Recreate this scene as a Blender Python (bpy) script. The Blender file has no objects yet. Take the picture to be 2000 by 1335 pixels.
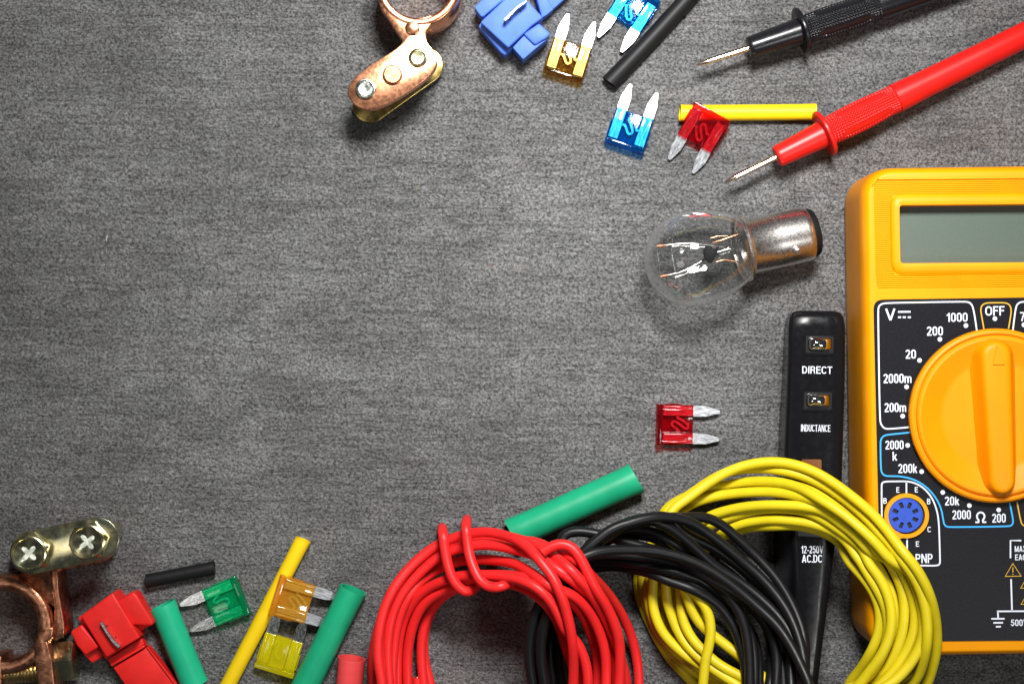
import bpy, bmesh, math, random
import numpy as np
from mathutils import Vector, Matrix
random.seed(7)
R = math.radians
scene = bpy.context.scene
COL = scene.collection
MM = 0.001
CAM_H = 500.0                       # camera height over the tabletop, mm
K = 0.14                            # mm per photo pixel on the tabletop

# ------------------------------------------------------------------ camera
cam = bpy.data.cameras.new('camera')
cam_o = bpy.data.objects.new('camera', cam); COL.objects.link(cam_o)
cam_o.location = (0, 0, CAM_H * MM)
cam.sensor_width = 36.0
cam.lens = 36.0 * CAM_H / (2000 * K)
cam.clip_start = 0.01; cam.clip_end = 20
scene.camera = cam_o
scene.view_settings.view_transform = 'Standard'
scene.view_settings.look = 'None'
scene.view_settings.exposure = 0.0
scene.view_settings.gamma = 1.0

# ------------------------------------------------------------------ world: dim studio
w = bpy.data.worlds.new('World'); scene.world = w; w.use_nodes = True
w.node_tree.nodes['Background'].inputs[0].default_value = (0.85, 0.92, 1.0, 1)
w.node_tree.nodes['Background'].inputs[1].default_value = 0.04

# ------------------------------------------------------------------ lamps: two softboxes and an added reflection lamp
def softbox(name, loc, target, sx, sy, power, color, spread=180):
    l = bpy.data.lights.new(name, 'AREA'); l.shape = 'RECTANGLE'
    l.size = sx * MM; l.size_y = sy * MM; l.energy = power; l.color = color; l.spread = R(spread)
    o = bpy.data.objects.new(name, l); COL.objects.link(o)
    o.location = Vector(loc) * MM
    d = Vector(target) - Vector(loc)
    o.rotation_euler = d.to_track_quat('-Z', 'Y').to_euler()
    return o
softbox('key_softbox', (45, 215, 385), (25, 35, 0), 115, 85, 0.82, (1.0, 0.985, 0.965), 76)
softbox('second_softbox', (250, -175, 470), (40, -20, 0), 90, 90, 0.55, (1.0, 0.985, 0.965))
softbox('added_reflection_lamp', (-215, -95, 400), (-120, -55, 0), 110, 150, 0.09, (1.0, 0.96, 0.88))  # added lamp, gives the lower-left zinc bar something bright to mirror

# ------------------------------------------------------------------ helpers
def sc(z): return K * (CAM_H - z) / CAM_H
def P(px, py, z=0.0):
    s = sc(z); return Vector(((px - 1000) * s, (667.5 - py) * s, z))
def zm(ox, oy, f): return lambda x, y: (ox + x / f, oy + y / f)   # reads notes taken on an enlarged crop

def empty(name, loc, label, cat, group=None, rot=None):
    o = bpy.data.objects.new(name, None); COL.objects.link(o)
    o.empty_display_size = 0.005
    o.location = Vector(loc) * MM
    if rot: o.rotation_euler = rot
    o['label'] = label; o['category'] = cat
    if group: o['group'] = group
    return o
def tag(o, label=None, cat=None, group=None, kind=None):
    if label: o['label'] = label
    if cat: o['category'] = cat
    if group: o['group'] = group
    if kind: o['kind'] = kind
    return o
def obj(name, bm, mat, parent=None, local=False, smooth=35, label=None):
    """bm in mm (world, or parent's frame when local)."""
    bmesh.ops.recalc_face_normals(bm, faces=bm.faces)
    top = parent
    off = Vector((0, 0, 0))
    if not local:
        while top is not None:
            off = off + top.location / MM; top = top.parent
    bmesh.ops.translate(bm, verts=bm.verts, vec=-off)
    bmesh.ops.scale(bm, verts=bm.verts, vec=(MM, MM, MM))
    me = bpy.data.meshes.new(name); bm.to_mesh(me); bm.free()
    if smooth:
        for p in me.polygons: p.use_smooth = True
        me.set_sharp_from_angle(angle=R(smooth))
    me.materials.append(mat)
    o = bpy.data.objects.new(name, me); COL.objects.link(o)
    if parent: o.parent = parent
    if label: o['label'] = label
    return o

def loops_plate(bm, outer, holes, z0, z1, bottom=True, flat=None):
    """plate with holes; outer/holes lists of (x,y) mm."""
    tops = []; allv = []
    for lp in [outer] + list(holes):
        vt = [bm.verts.new((p[0], p[1], z1)) for p in lp]
        vb = [bm.verts.new((p[0], p[1], z0)) for p in lp]
        n = len(lp)
        for i in range(n):
            bm.faces.new((vt[i], vt[(i + 1) % n], vb[(i + 1) % n], vb[i]))
        tops.append((vt, vb))
    def cap(idx):
        if not holes:
            f = bm.faces.new(tops[0][idx]); return
        es = []
        for t in tops:
            v = t[idx]; n = len(v)
            for i in range(n):
                e = bm.edges.get((v[i], v[(i + 1) % n]))
                es.append(e)
        bmesh.ops.triangle_fill(bm, edges=es, use_beauty=True, use_dissolve=False)
    cap(0)
    if bottom: cap(1)
    return bm

def prism(poly, z0, z1, bev=0.0, seg=2, bm=None):
    """poly of (x,y) mm; bevels top edges and walls"""
    b = bmesh.new()
    vt = [b.verts.new((p[0], p[1], z1)) for p in poly]
    vb = [b.verts.new((p[0], p[1], z0)) for p in poly]
    n = len(poly)
    ft = b.faces.new(vt); b.faces.new(vb)
    for i in range(n): b.faces.new((vt[i], vt[(i + 1) % n], vb[(i + 1) % n], vb[i]))
    bmesh.ops.recalc_face_normals(b, faces=b.faces)
    if bev > 0:
        es = [e for e in b.edges if len(e.link_faces) == 2 and e.calc_face_angle(0) > R(20)
              and not (abs(e.verts[0].co.z - z0) < 1e-6 and abs(e.verts[1].co.z - z0) < 1e-6)]
        bmesh.ops.bevel(b, geom=es, offset=bev, segments=seg, profile=0.5, affect='EDGES', clamp_overlap=True)
    if bm is None: return b
    me = bpy.data.meshes.new('t'); b.to_mesh(me); b.free(); bm.from_mesh(me); bpy.data.meshes.remove(me)
    return bm
def pp(pts, z): return [tuple(P(x, y, z)[:2]) for x, y in pts]

def loft(rings, bm=None, closed_ends=True, cyc=True):
    """rings: list of lists of Vector (same count)."""
    bm = bm or bmesh.new()
    vs = [[bm.verts.new(p) for p in r] for r in rings]
    n = len(vs[0])
    for a, b in zip(vs[:-1], vs[1:]):
        for i in range(n if cyc else n - 1):
            j = (i + 1) % n
            bm.faces.new((a[i], a[j], b[j], b[i]))
    if closed_ends:
        bm.faces.new(vs[0]); bm.faces.new(vs[-1])
    return bm
def frame(d):
    d = Vector(d).normalized()
    a = Vector((0, 0, 1)) if abs(d.z) < 0.9 else Vector((1, 0, 0))
    u = a.cross(d).normalized(); v = d.cross(u)
    return d, u, v
def lathe(profile, origin, axis, n=32, bm=None, ends=True, phase=0):
    d, u, v = frame(axis); o = Vector(origin)
    rings = []
    for t, r in profile:
        r = max(r, 0.002)
        rings.append([o + d * t + u * (r * math.cos(2 * math.pi * k / n + phase)) + v * (r * math.sin(2 * math.pi * k / n + phase)) for k in range(n)])
    return loft(rings, bm, ends)
def circ(cx, cy, r, n=32, ph=0): return [(cx + r * math.cos(2 * math.pi * k / n + ph), cy + r * math.sin(2 * math.pi * k / n + ph)) for k in range(n)]
def rrect(cx, cy, w_, h_, r, rot=0, n=8):
    pts = []
    for (sx, sy, a0) in ((1, 1, 0), (-1, 1, 90), (-1, -1, 180), (1, -1, 270)):
        for k in range(n + 1):
            a = R(a0 + 90 * k / n)
            pts.append((sx * (w_ / 2 - r) + r * math.cos(a), sy * (h_ / 2 - r) + r * math.sin(a)))
    c, s = math.cos(rot), math.sin(rot)
    return [(cx + x * c - y * s, cy + x * s + y * c) for x, y in pts]
def stadium(a, b, r, n=12):
    a = Vector(a[:2]); b = Vector(b[:2]); d = (b - a).normalized(); ang = math.atan2(d.y, d.x)
    pts = []
    for k in range(n + 1):
        t = ang - math.pi / 2 + math.pi * k / n
        pts.append((b.x + r * math.cos(t), b.y + r * math.sin(t)))
    for k in range(n + 1):
        t = ang + math.pi / 2 + math.pi * k / n
        pts.append((a.x + r * math.cos(t), a.y + r * math.sin(t)))
    return pts
def smooth_closed(pts, sub=4):
    n = len(pts); out = []
    for i in range(n):
        p0, p1, p2, p3 = [np.array(pts[(i + k) % n], float) for k in (-1, 0, 1, 2)]
        for k in range(sub):
            t = k / sub
            out.append(tuple(0.5 * ((2 * p1) + (-p0 + p2) * t + (2 * p0 - 5 * p1 + 4 * p2 - p3) * t * t + (-p0 + 3 * p1 - 3 * p2 + p3) * t ** 3)))
    return out
def catmull(pts, step, closed=False):
    """resample a polyline (k-dim) smoothly at about equal steps"""
    pts = [np.array(p, float) for p in pts]; n = len(pts)
    out = []
    rng = range(n) if closed else range(n - 1)
    for i in rng:
        if closed: p0, p1, p2, p3 = [pts[(i + k) % n] for k in (-1, 0, 1, 2)]
        else: p0, p1, p2, p3 = pts[max(i - 1, 0)], pts[i], pts[i + 1], pts[min(i + 2, n - 1)]
        m = 24
        d1 = max(np.linalg.norm(p1[:2] - p0[:2]), 1e-3) ** .5; d2 = max(np.linalg.norm(p2[:2] - p1[:2]), 1e-3) ** .5; d3 = max(np.linalg.norm(p3[:2] - p2[:2]), 1e-3) ** .5
        m1 = ((p1 - p0) / d1 - (p2 - p0) / (d1 + d2) + (p2 - p1) / d2) * d2 if d1 > .05 else (p2 - p1)
        m2 = ((p2 - p1) / d2 - (p3 - p1) / (d2 + d3) + (p3 - p2) / d3) * d2 if d3 > .05 else (p2 - p1)
        for k in range(m):
            t = k / m
            out.append((2 * t ** 3 - 3 * t ** 2 + 1) * p1 + (t ** 3 - 2 * t ** 2 + t) * m1 + (-2 * t ** 3 + 3 * t ** 2) * p2 + (t ** 3 - t ** 2) * m2)
    if not closed: out.append(pts[-1])
    out = np.array(out)
    if closed: out = np.vstack([out, out[:1]])
    seg = np.linalg.norm(np.diff(out[:, :2], axis=0), axis=1); L = np.concatenate([[0], np.cumsum(seg)])
    N = max(int(L[-1] / step), 3)
    q = np.linspace(0, L[-1], N + 1)
    res = np.stack([np.interp(q, L, out[:, k]) for k in range(out.shape[1])], 1)
    return res[:-1] if closed else res
def sweep(path, r, n=12, closed=False, bm=None, caps=True):
    """tube along a list of 3-D points; r number or list"""
    P_ = [Vector(p) for p in path]; m = len(P_)
    if not hasattr(r, '__len__'): r = [r] * m
    tg = []
    for i in range(m):
        a = P_[(i - 1) % m] if closed or i > 0 else P_[0]
        b = P_[(i + 1) % m] if closed or i < m - 1 else P_[-1]
        tg.append((b - a).normalized())
    _, u, _ = frame(tg[0]); rings = []; 
    for i in range(m):
        u = (u - tg[i] * u.dot(tg[i])).normalized(); v = tg[i].cross(u)
        rings.append([P_[i] + (u * math.cos(2 * math.pi * k / n) + v * math.sin(2 * math.pi * k / n)) * r[i] for k in range(n)])
    bm = bm or bmesh.new()
    vs = [[bm.verts.new(p) for p in q] for q in rings]
    for i in range(m if closed else m - 1):
        a, b = vs[i], vs[(i + 1) % m]
        sh = 0
        if closed and i == m - 1:       # match twist at the seam
            best = 1e9
            for s_ in range(n):
                dd = (a[0].co - b[s_].co).length
                if dd < best: best, sh = dd, s_
        for k in range(n):
            bm.faces.new((a[k], a[(k + 1) % n], b[(k + 1 + sh) % n], b[(k + sh) % n]))
    if caps and not closed:
        bm.faces.new(vs[0]); bm.faces.new(vs[-1])
    return bm
def box(bm, x0, x1, y0, y1, z0, z1):
    vs = [bm.verts.new((x, y, z)) for z in (z0, z1) for x, y in ((x0, y0), (x1, y0), (x1, y1), (x0, y1))]
    for f in ((0, 1, 2, 3), (4, 5, 6, 7), (0, 1, 5, 4), (1, 2, 6, 5), (2, 3, 7, 6), (3, 0, 4, 7)):
        bm.faces.new([vs[i] for i in f])
    return bm
def ribbon(pts, width, z, thick=0.05, closed=False, bm=None):
    """flat printed line; pts (x,y) mm"""
    bm = bm or bmesh.new(); n = len(pts); V = [Vector((p[0], p[1])) for p in pts]
    L, Rr = [], []
    for i in range(n):
        a = V[(i - 1) % n] if closed or i > 0 else V[0]
        b = V[(i + 1) % n] if closed or i < n - 1 else V[-1]
        t = (b - a).normalized(); nn = Vector((-t.y, t.x)) * width / 2
        L.append(V[i] + nn); Rr.append(V[i] - nn)
    up = [(bm.verts.new((l.x, l.y, z + thick)), bm.verts.new((r_.x, r_.y, z + thick))) for l, r_ in zip(L, Rr)]
    dn = [(bm.verts.new((l.x, l.y, z)), bm.verts.new((r_.x, r_.y, z))) for l, r_ in zip(L, Rr)]
    for i in range(n if closed else n - 1):
        j = (i + 1) % n
        bm.faces.new((up[i][0], up[i][1], up[j][1], up[j][0]))
        bm.faces.new((dn[i][0], dn[i][1], dn[j][1], dn[j][0]))
        bm.faces.new((up[i][0], up[j][0], dn[j][0], dn[i][0]))
        bm.faces.new((up[i][1], up[j][1], dn[j][1], dn[i][1]))
    if not closed:
        for i in (0, n - 1): bm.faces.new((up[i][0], up[i][1], dn[i][1], dn[i][0]))
    return bm
GT = .15
def _el(cx, cy, rx, ry, a0, a1, n=14): return [(cx + rx * math.cos(R(a)), cy + ry * math.sin(R(a))) for a in np.linspace(a0, a1, n)]
def glyph(ch):
    h = GT / 2; T = 1 - h; w = .50
    def oval(w_): return [_el(w_ / 2, T - (w_ / 2 - h) * 1.15, w_ / 2 - h, (w_ / 2 - h) * 1.15, 0, 180) + _el(w_ / 2, h + (w_ / 2 - h) * 1.15, w_ / 2 - h, (w_ / 2 - h) * 1.15, 180, 360)]
    G = {
     '0': (w, oval(w), True), 'O': (.66, oval(.66), True),
     '1': (.36, [[(.27, 0), (.27, 1)], [(.03, .72), (.17, .78), (.25, .93)]], False),
     '2': (w, [_el(w / 2, .74, w / 2 - h, T - .74, 178, -30) + [(.30, .40), (.14, .22), (.09, h + .03)], [(.02, h), (w, h)]], False),
     '5': (w, [[(w - .04, T), (.13, T), (.09, .52)], [(.09, .53)] + _el(w / 2 - .01, .345, w / 2 - h + .01, .345 - h, 135, -165)], False),
     '7': (w, [[(0, T), (w - .02, T)], [(w - .07, T - .03), (.26, .42), (.17, 0)]], False),
     'V': (.64, [[(.07, 1), (.32, .03)], [(.57, 1), (.32, .03)]], False),
     'F': (.5, [[(h, 0), (h, 1)], [(h, T), (.5, T)], [(h, .52), (.45, .52)]], False),
     'E': (.52, [[(h, 0), (h, 1)], [(h, T), (.52, T)], [(h, .52), (.48, .52)], [(h, h), (.53, h)]], False),
     'B': (.58, [[(h, 0), (h, 1)], [(h, T), (.33, T)] + _el(.33, .765, .15, T - .765, 90, -90, 9) + [(h, .53)], [(h, .53), (.35, .53)] + _el(.35, .305, .15, .225, 90, -90, 9) + [(h, h)]], False),
     'P': (.55, [[(h, 0), (h, 1)], [(h, T), (.32, T)] + _el(.31, .70, .16, T - .70, 90, -90, 9) + [(h, .485)]], False),
     'R': (.60, [[(h, 0), (h, 1)], [(h, T), (.34, T)] + _el(.34, .71, .15, T - .71, 90, -90, 9) + [(h, .50)], [(.34, .5), (.46, .36), (.50, 0)]], False),
     'N': (.62, [[(h, 0), (h, 1)], [(.54, 0), (.54, 1)], [(.09, .97), (.53, .03)]], False),
     'M': (.74, [[(h, 0), (h, 1)], [(.66, 0), (.66, 1)], [(.09, .97), (.37, .04)], [(.65, .97), (.37, .04)]], False),
     'A': (.66, [[(.08, 0), (.33, 1)], [(.58, 0), (.33, 1)], [(.17, .27), (.49, .27)]], False),
     'X': (.62, [[(.08, 0), (.54, 1)], [(.54, 0), (.08, 1)]], False),
     'H': (.60, [[(h, 0), (h, 1)], [(.52, 0), (.52, 1)], [(h, .5), (.52, .5)]], False),
     'I': (.18, [[(.09, 0), (.09, 1)]], False),
     'T': (.56, [[(.28, 0), (.28, 1)], [(0, T), (.56, T)]], False),
     'U': (.60, [[(h, 1), (h, .3)] + _el(.30, .30, .30 - h, .30 - h, 180, 360) + [(.60 - h, 1)]], False),
     'D': (.60, [[(h, 0), (h, 1)], [(h, T), (.28, T)] + _el(.27, .5, .60 - h - .27, .5 - h, 90, -90, 14) + [(h, h)]], False),
     'C': (.60, [_el(.31, T - .26, .31 - h, .26, 25, 180) + _el(.31, h + .26, .31 - h, .26, 180, 335)], False),
     'k': (.48, [[(h, 0), (h, 1)], [(.09, .28), (.42, .70)], [(.20, .43), (.43, 0)]], False),
     'm': (.78, [[(h, 0), (h, .73)], [(h, .48)] + _el(.24, .50, .155, .15, 170, 0, 8) + [(.395, 0)], [(.395, .48)] + _el(.55, .50, .155, .15, 170, 0, 8) + [(.705, 0)]], False),
     '\u03a9': (.86, [[(0, h), (.27, h), (.27, .17)] + _el(.43, .58, .30, .35, 232, -52, 22) + [(.59, .17), (.59, h), (.86, h)]], False),
     '-': (.32, [[(.02, .38), (.30, .38)]], False), '.': (.17, [[(.085, 0), (.085, .17)]], False),
     '!': (.2, [[(.1, .32), (.1, 1)], [(.1, 0), (.1, .15)]], False)}
    return G[ch]
def text_bm(s, x0, y0, x1, y1, z, bold=0.03, rot=0.0, thick=0.05, bm=None):
    """lettering drawn as flat strokes, fitted to the photo box (x0,y0)-(x1,y1) at height z"""
    a = P(x0, y1, z); b = P(x1, y0, z); c = (a + b) / 2
    W = b.x - a.x; H = b.y - a.y; gap = .085
    tot = sum(glyph(ch)[0] for ch in s) + gap * (len(s) - 1)
    sx = W / tot; cr, sr = math.cos(rot), math.sin(rot); x = 0
    bm = bm or bmesh.new(); k = 0
    kk = 0 if s != 'm' else 0
    for ch in s:
        gw, strokes, cl = glyph(ch)
        for st in strokes:
            q = []
            for (u, v) in st:
                X = (x + u) * sx - W / 2; Y = v * H - H / 2
                q.append((c.x + X * cr - Y * sr, c.y + X * sr + Y * cr))
            ribbon(q, GT * (min(H, sx) * .85 + max(H, sx) * .15) * (.9 if len(s) > 5 else 1) * (1 + bold), z + .004 * (k % 5), thick, cl, bm); k += 1
        x += gw + gap
    return bm

# ------------------------------------------------------------------ materials
def mat(name, color, rough=0.5, metal=0.0, bump=0.0, bscale=3000, var=0.0, vscale=400, spec=0.5, coat=0.0, stretch=(1, 1, 1), rvar=0.0, col2=None, sss=0.0, detail=4.0):
    m = bpy.data.materials.new(name); m.use_nodes = True
    nt = m.node_tree; N = nt.nodes; L = nt.links; b = N['Principled BSDF']
    b.inputs['Base Color'].default_value = (*color, 1); b.inputs['Roughness'].default_value = rough
    b.inputs['Metallic'].default_value = metal; b.inputs['Specular IOR Level'].default_value = spec
    b.inputs['Coat Weight'].default_value = coat
    if sss:
        b.inputs['Subsurface Weight'].default_value = sss; b.inputs['Subsurface Scale'].default_value = 0.001
        b.inputs['Subsurface Radius'].default_value = (1, .6, .3)
    tc = N.new('ShaderNodeTexCoord'); mp = N.new('ShaderNodeMapping'); mp.inputs['Scale'].default_value = stretch
    L.new(tc.outputs['Object'], mp.inputs[0])
    if var > 0:
        n = N.new('ShaderNodeTexNoise'); n.inputs['Scale'].default_value = vscale; n.inputs['Detail'].default_value = 5
        L.new(mp.outputs[0], n.inputs['Vector'])
        r = N.new('ShaderNodeValToRGB'); c2 = col2 or tuple(c * (1 - var) for c in color)
        r.color_ramp.elements[0].position = .35; r.color_ramp.elements[1].position = .62
        r.color_ramp.elements[0].color = (*c2, 1); r.color_ramp.elements[1].color = (*color, 1)
        L.new(n.outputs[0], r.inputs[0]); L.new(r.outputs[0], b.inputs['Base Color'])
    if rvar > 0:
        n = N.new('ShaderNodeTexNoise'); n.inputs['Scale'].default_value = vscale * 1.7; n.inputs['Detail'].default_value = 4
        L.new(mp.outputs[0], n.inputs['Vector'])
        mr = N.new('ShaderNodeMapRange'); mr.inputs[1].default_value = .3; mr.inputs[2].default_value = .7
        mr.inputs[3].default_value = max(rough - rvar, .02); mr.inputs[4].default_value = rough + rvar
        L.new(n.outputs[0], mr.inputs[0]); L.new(mr.outputs[0], b.inputs['Roughness'])
    if bump > 0:
        n = N.new('ShaderNodeTexNoise'); n.inputs['Scale'].default_value = bscale; n.inputs['Detail'].default_value = detail
        L.new(mp.outputs[0], n.inputs['Vector'])
        bp = N.new('ShaderNodeBump'); bp.inputs['Strength'].default_value = 1; bp.inputs['Distance'].default_value = bump * MM
        L.new(n.outputs[0], bp.inputs['Height']); L.new(bp.outputs[0], b.inputs['Normal'])
    return m
def clear_mat(name, color, body=0.1, bodycol=None, rough=0.08, bump=0.0, refl=1.0, bscale=900, rim_sheen=0.0, power=5.0):
    """clear moulded plastic or thin glass: tinted transparency under a fresnel gloss, with a little body colour and an optional painted edge sheen"""
    m = bpy.data.materials.new(name); m.use_nodes = True
    nt = m.node_tree; N = nt.nodes; L = nt.links
    for n in list(N): N.remove(n)
    out = N.new('ShaderNodeOutputMaterial')
    tr = N.new('ShaderNodeBsdfTransparent'); tr.inputs[0].default_value = (*color, 1)
    gl = N.new('ShaderNodeBsdfGlossy'); gl.inputs['Roughness'].default_value = rough
    df = N.new('ShaderNodeBsdfDiffuse'); df.inputs[0].default_value = (*(bodycol or color), 1)
    tl = N.new('ShaderNodeBsdfTranslucent'); tl.inputs[0].default_value = (*(bodycol or color), 1)
    md = N.new('ShaderNodeMixShader'); md.inputs[0].default_value = .5; L.new(df.outputs[0], md.inputs[1]); L.new(tl.outputs[0], md.inputs[2])
    m1 = N.new('ShaderNodeMixShader'); m1.inputs[0].default_value = body
    L.new(tr.outputs[0], m1.inputs[1]); L.new(md.outputs[0], m1.inputs[2])
    if rim_sheen:  # pale diffuse edge painted in for the reflections along the glass outline
        lw = N.new('ShaderNodeLayerWeight'); lw.inputs[0].default_value = .5
        p2 = N.new('ShaderNodeMath'); p2.operation = 'POWER'; p2.inputs[1].default_value = 4; L.new(lw.outputs['Facing'], p2.inputs[0])
        p3 = N.new('ShaderNodeMath'); p3.operation = 'MULTIPLY_ADD'; p3.inputs[1].default_value = rim_sheen; p3.inputs[2].default_value = body
        L.new(p2.outputs[0], p3.inputs[0]); L.new(p3.outputs[0], m1.inputs[0])
    fr = N.new('ShaderNodeLayerWeight'); fr.inputs[0].default_value = .5
    pw = N.new('ShaderNodeMath'); pw.operation = 'POWER'; pw.inputs[1].default_value = power; L.new(fr.outputs['Facing'], pw.inputs[0])
    mu = N.new('ShaderNodeMath'); mu.operation = 'MULTIPLY_ADD'; mu.inputs[1].default_value = .75 * min(refl, 1.2); mu.inputs[2].default_value = .042 * refl
    L.new(pw.outputs[0], mu.inputs[0])
    m2 = N.new('ShaderNodeMixShader'); L.new(mu.outputs[0], m2.inputs[0])
    L.new(m1.outputs[0], m2.inputs[1]); L.new(gl.outputs[0], m2.inputs[2]); L.new(m2.outputs[0], out.inputs[0])
    if bump:
        tc = N.new('ShaderNodeTexCoord'); n = N.new('ShaderNodeTexNoise'); n.inputs['Scale'].default_value = bscale; n.inputs['Detail'].default_value = 3
        L.new(tc.outputs['Object'], n.inputs['Vector'])
        bp = N.new('ShaderNodeBump'); bp.inputs['Distance'].default_value = bump * MM
        L.new(n.outputs[0], bp.inputs['Height']); L.new(bp.outputs[0], gl.inputs['Normal']); L.new(bp.outputs[0], fr.inputs['Normal'])
    return m

M = {}
M['copper'] = mat('copper', (0.87, 0.40, 0.22), .27, 1, bump=.012, bscale=2200, var=.18, vscale=600, rvar=.05, col2=(.76, .33, .18))
M['copper_dark'] = mat('dark_copper', (0.62, 0.29, 0.17), .36, 1, bump=.06, bscale=1300, var=.5, vscale=420, rvar=.12, col2=(.30, .12, .07))  # darker, blotchier copper for the lower-left clamp
M['zinc_yellow'] = mat('yellow_zinc', (0.80, 0.70, 0.40), .22, 1, bump=.012, bscale=900, var=.5, vscale=200, rvar=.08, col2=(.46, .50, .36))
M['zinc_amber'] = mat('amber_zinc', (0.55, 0.38, 0.12), .24, 1, bump=.01, var=.4, vscale=300, rvar=.07, col2=(.34, .26, .10))
M['zinc'] = mat('zinc_bolt', (0.74, 0.76, 0.70), .25, 1, bump=.012, bscale=1800, var=.35, vscale=500, rvar=.1, col2=(.35, .40, .34))
M['steel'] = mat('fuse_blade_metal', (0.56, 0.58, 0.61), .42, 1, bump=.035, bscale=1500, var=.5, vscale=1100, rvar=.12, stretch=(.5, 2.6, 1))
M['steel_mirror'] = mat('fuse_blade_metal_polished', (0.72, 0.74, 0.76), .17, 1, bump=.02, bscale=900, var=.2, vscale=900, rvar=.06)
M['nickel'] = mat('nickel_plate', (0.80, 0.76, 0.72), .29, 1, bump=.012, bscale=3200, var=.12, vscale=1200, rvar=.05)
M['probe_metal'] = mat('probe_tip_metal', (0.70, 0.58, 0.47), .2, 1)
M['brass'] = mat('brass_thread', (0.72, 0.56, 0.28), .3, 1, bump=.02, var=.3, vscale=700)
M['black_metal'] = mat('black_coated_bead', (0.008, 0.008, 0.009), .6, spec=.12)
M['red_wire'] = mat('red_wire_insulation', (0.78, 0.019, 0.020), .42, bump=.006, bscale=2500, var=.12, vscale=150, spec=.35, sss=.08)
M['yellow_wire'] = mat('yellow_wire_insulation', (0.66, 0.53, 0.010), .44, bump=.006, bscale=2500, var=.10, vscale=150, spec=.35, sss=.08)
M['black_wire'] = mat('black_wire_insulation', (0.006, 0.006, 0.007), .42, bump=.006, bscale=2500, spec=.28, rvar=.04)
M['black_tube'] = mat('black_shrink_tube', (0.008, 0.008, 0.009), .5, bump=.006, bscale=3500, spec=.25)
M['green_tube'] = mat('green_shrink_tube', (0.010, 0.32, 0.16), .42, bump=.010, bscale=3200, var=.12, vscale=120, spec=.25)
M['green_tube_bright'] = mat('bright_green_shrink_tube', (0.012, 0.40, 0.21), .42, bump=.010, bscale=3200, var=.12, vscale=120, spec=.25)
M['yellow_tube'] = mat('yellow_shrink_tube', (0.82, 0.56, 0.004), .48, bump=.006, bscale=3000, var=.08, vscale=120, spec=.3)
M['pink_tube'] = mat('pinkish_red_shrink_tube', (0.70, 0.06, 0.06), .45, bump=.006, bscale=3000, spec=.35)
M['blue_plastic'] = mat('blue_plastic', (0.085, 0.19, 0.70), .5, bump=.02, bscale=1500, spec=.2, var=.15, vscale=200, sss=.15)
M['red_plastic'] = mat('red_plastic', (0.74, 0.018, 0.015), .42, bump=.02, bscale=1500, spec=.3, var=.15, vscale=200, sss=.1)
M['red_probe'] = mat('red_probe_plastic', (0.66, 0.012, 0.009), .36, spec=.3, bump=.006, bscale=2500, var=.1, vscale=150)
M['black_probe'] = mat('black_probe_plastic', (0.008, 0.008, 0.010), .27, spec=.32, bump=.004, bscale=2500, rvar=.06)
M['orange_case'] = mat('orange_case_plastic', (0.86, 0.315, 0.000), .42, bump=.010, bscale=4500, var=.06, vscale=120, spec=.22)
M['orange_dial'] = mat('orange_dial_plastic', (0.87, 0.28, 0.000), .45, bump=.006, bscale=4500, var=.05, vscale=120, spec=.22)
M['panel_black'] = mat('printed_black_panel', (0.009, 0.009, 0.012), .42, bump=.008, bscale=5000, var=.2, vscale=1500, col2=(.012, .012, .015), spec=.1)
M['print_white'] = mat('white_print', (0.66, 0.70, 0.78), .5)
M['print_blue'] = mat('blue_print', (0.03, 0.38, 0.80), .5)
M['print_yellow'] = mat('yellow_print', (0.62, 0.36, 0.02), .5)
M['lcd'] = mat('lcd_glass', (0.080, 0.110, 0.089), .4, bump=.004, bscale=5000, var=.10, vscale=2600, spec=.5)
M['tester_black'] = mat('tester_black_plastic', (0.006, 0.006, 0.007), .22, spec=.14, bump=.003, bscale=3000, rvar=.06)
M['tester_recess'] = mat('tester_recess_plastic', (0.006, 0.006, 0.007), .3)
M['amber'] = mat('amber_window', (0.17, 0.06, 0.015), .3)
M['chrome'] = mat('chromed_contact', (0.88, 0.87, 0.86), .07, 1)
M['socket_blue'] = mat('blue_socket_plastic', (0.035, 0.09, 0.50), .45, spec=.2, bump=.01, bscale=2000, var=.15, vscale=500)
M['hole'] = mat('socket_hole_dark', (0.004, 0.004, 0.005), .6)
M['lint'] = mat('white_lint', (0.7, 0.7, 0.68), .9)
M['wire_core'] = mat('copper_strand_core', (0.9, 0.5, 0.25), .3, 1)
M['glass'] = clear_mat('bulb_glass', (0.955, 0.962, 0.96), body=0.008, bodycol=(.9, .9, .9), rough=.03, refl=2.6, rim_sheen=.85, power=2.6)
M['stem_glass'] = clear_mat('stem_glass', (0.93, 0.94, 0.93), body=0.02, bodycol=(.8, .8, .8), rough=.02, bump=.25, bscale=450, refl=2.2)
FUSE = {
 'blue': clear_mat('clear_blue_plastic', (0.16, 0.58, 0.93), .12, (.00, .26, .85), .09, .06, refl=.9),
 'brown': clear_mat('clear_brown_plastic', (0.90, 0.68, 0.32), .07, (.45, .22, .02), .09, .06, refl=.9),
 'red': clear_mat('clear_red_plastic', (0.97, 0.14, 0.17), .10, (.75, .01, .03), .09, .06, refl=.9),
 'green': clear_mat('clear_green_plastic', (0.14, 0.90, 0.52), .26, (.0, .68, .30), .06, .02, refl=1.8),
 'orange': clear_mat('clear_orange_plastic', (1.0, 0.80, 0.36), .42, (1.0, .50, .04), .06, .02, refl=1.8),
 'yellow': clear_mat('clear_yellow_plastic', (1.0, 0.96, 0.10), .50, (1.0, .90, .01), .06, .02, refl=1.8)}

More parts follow.
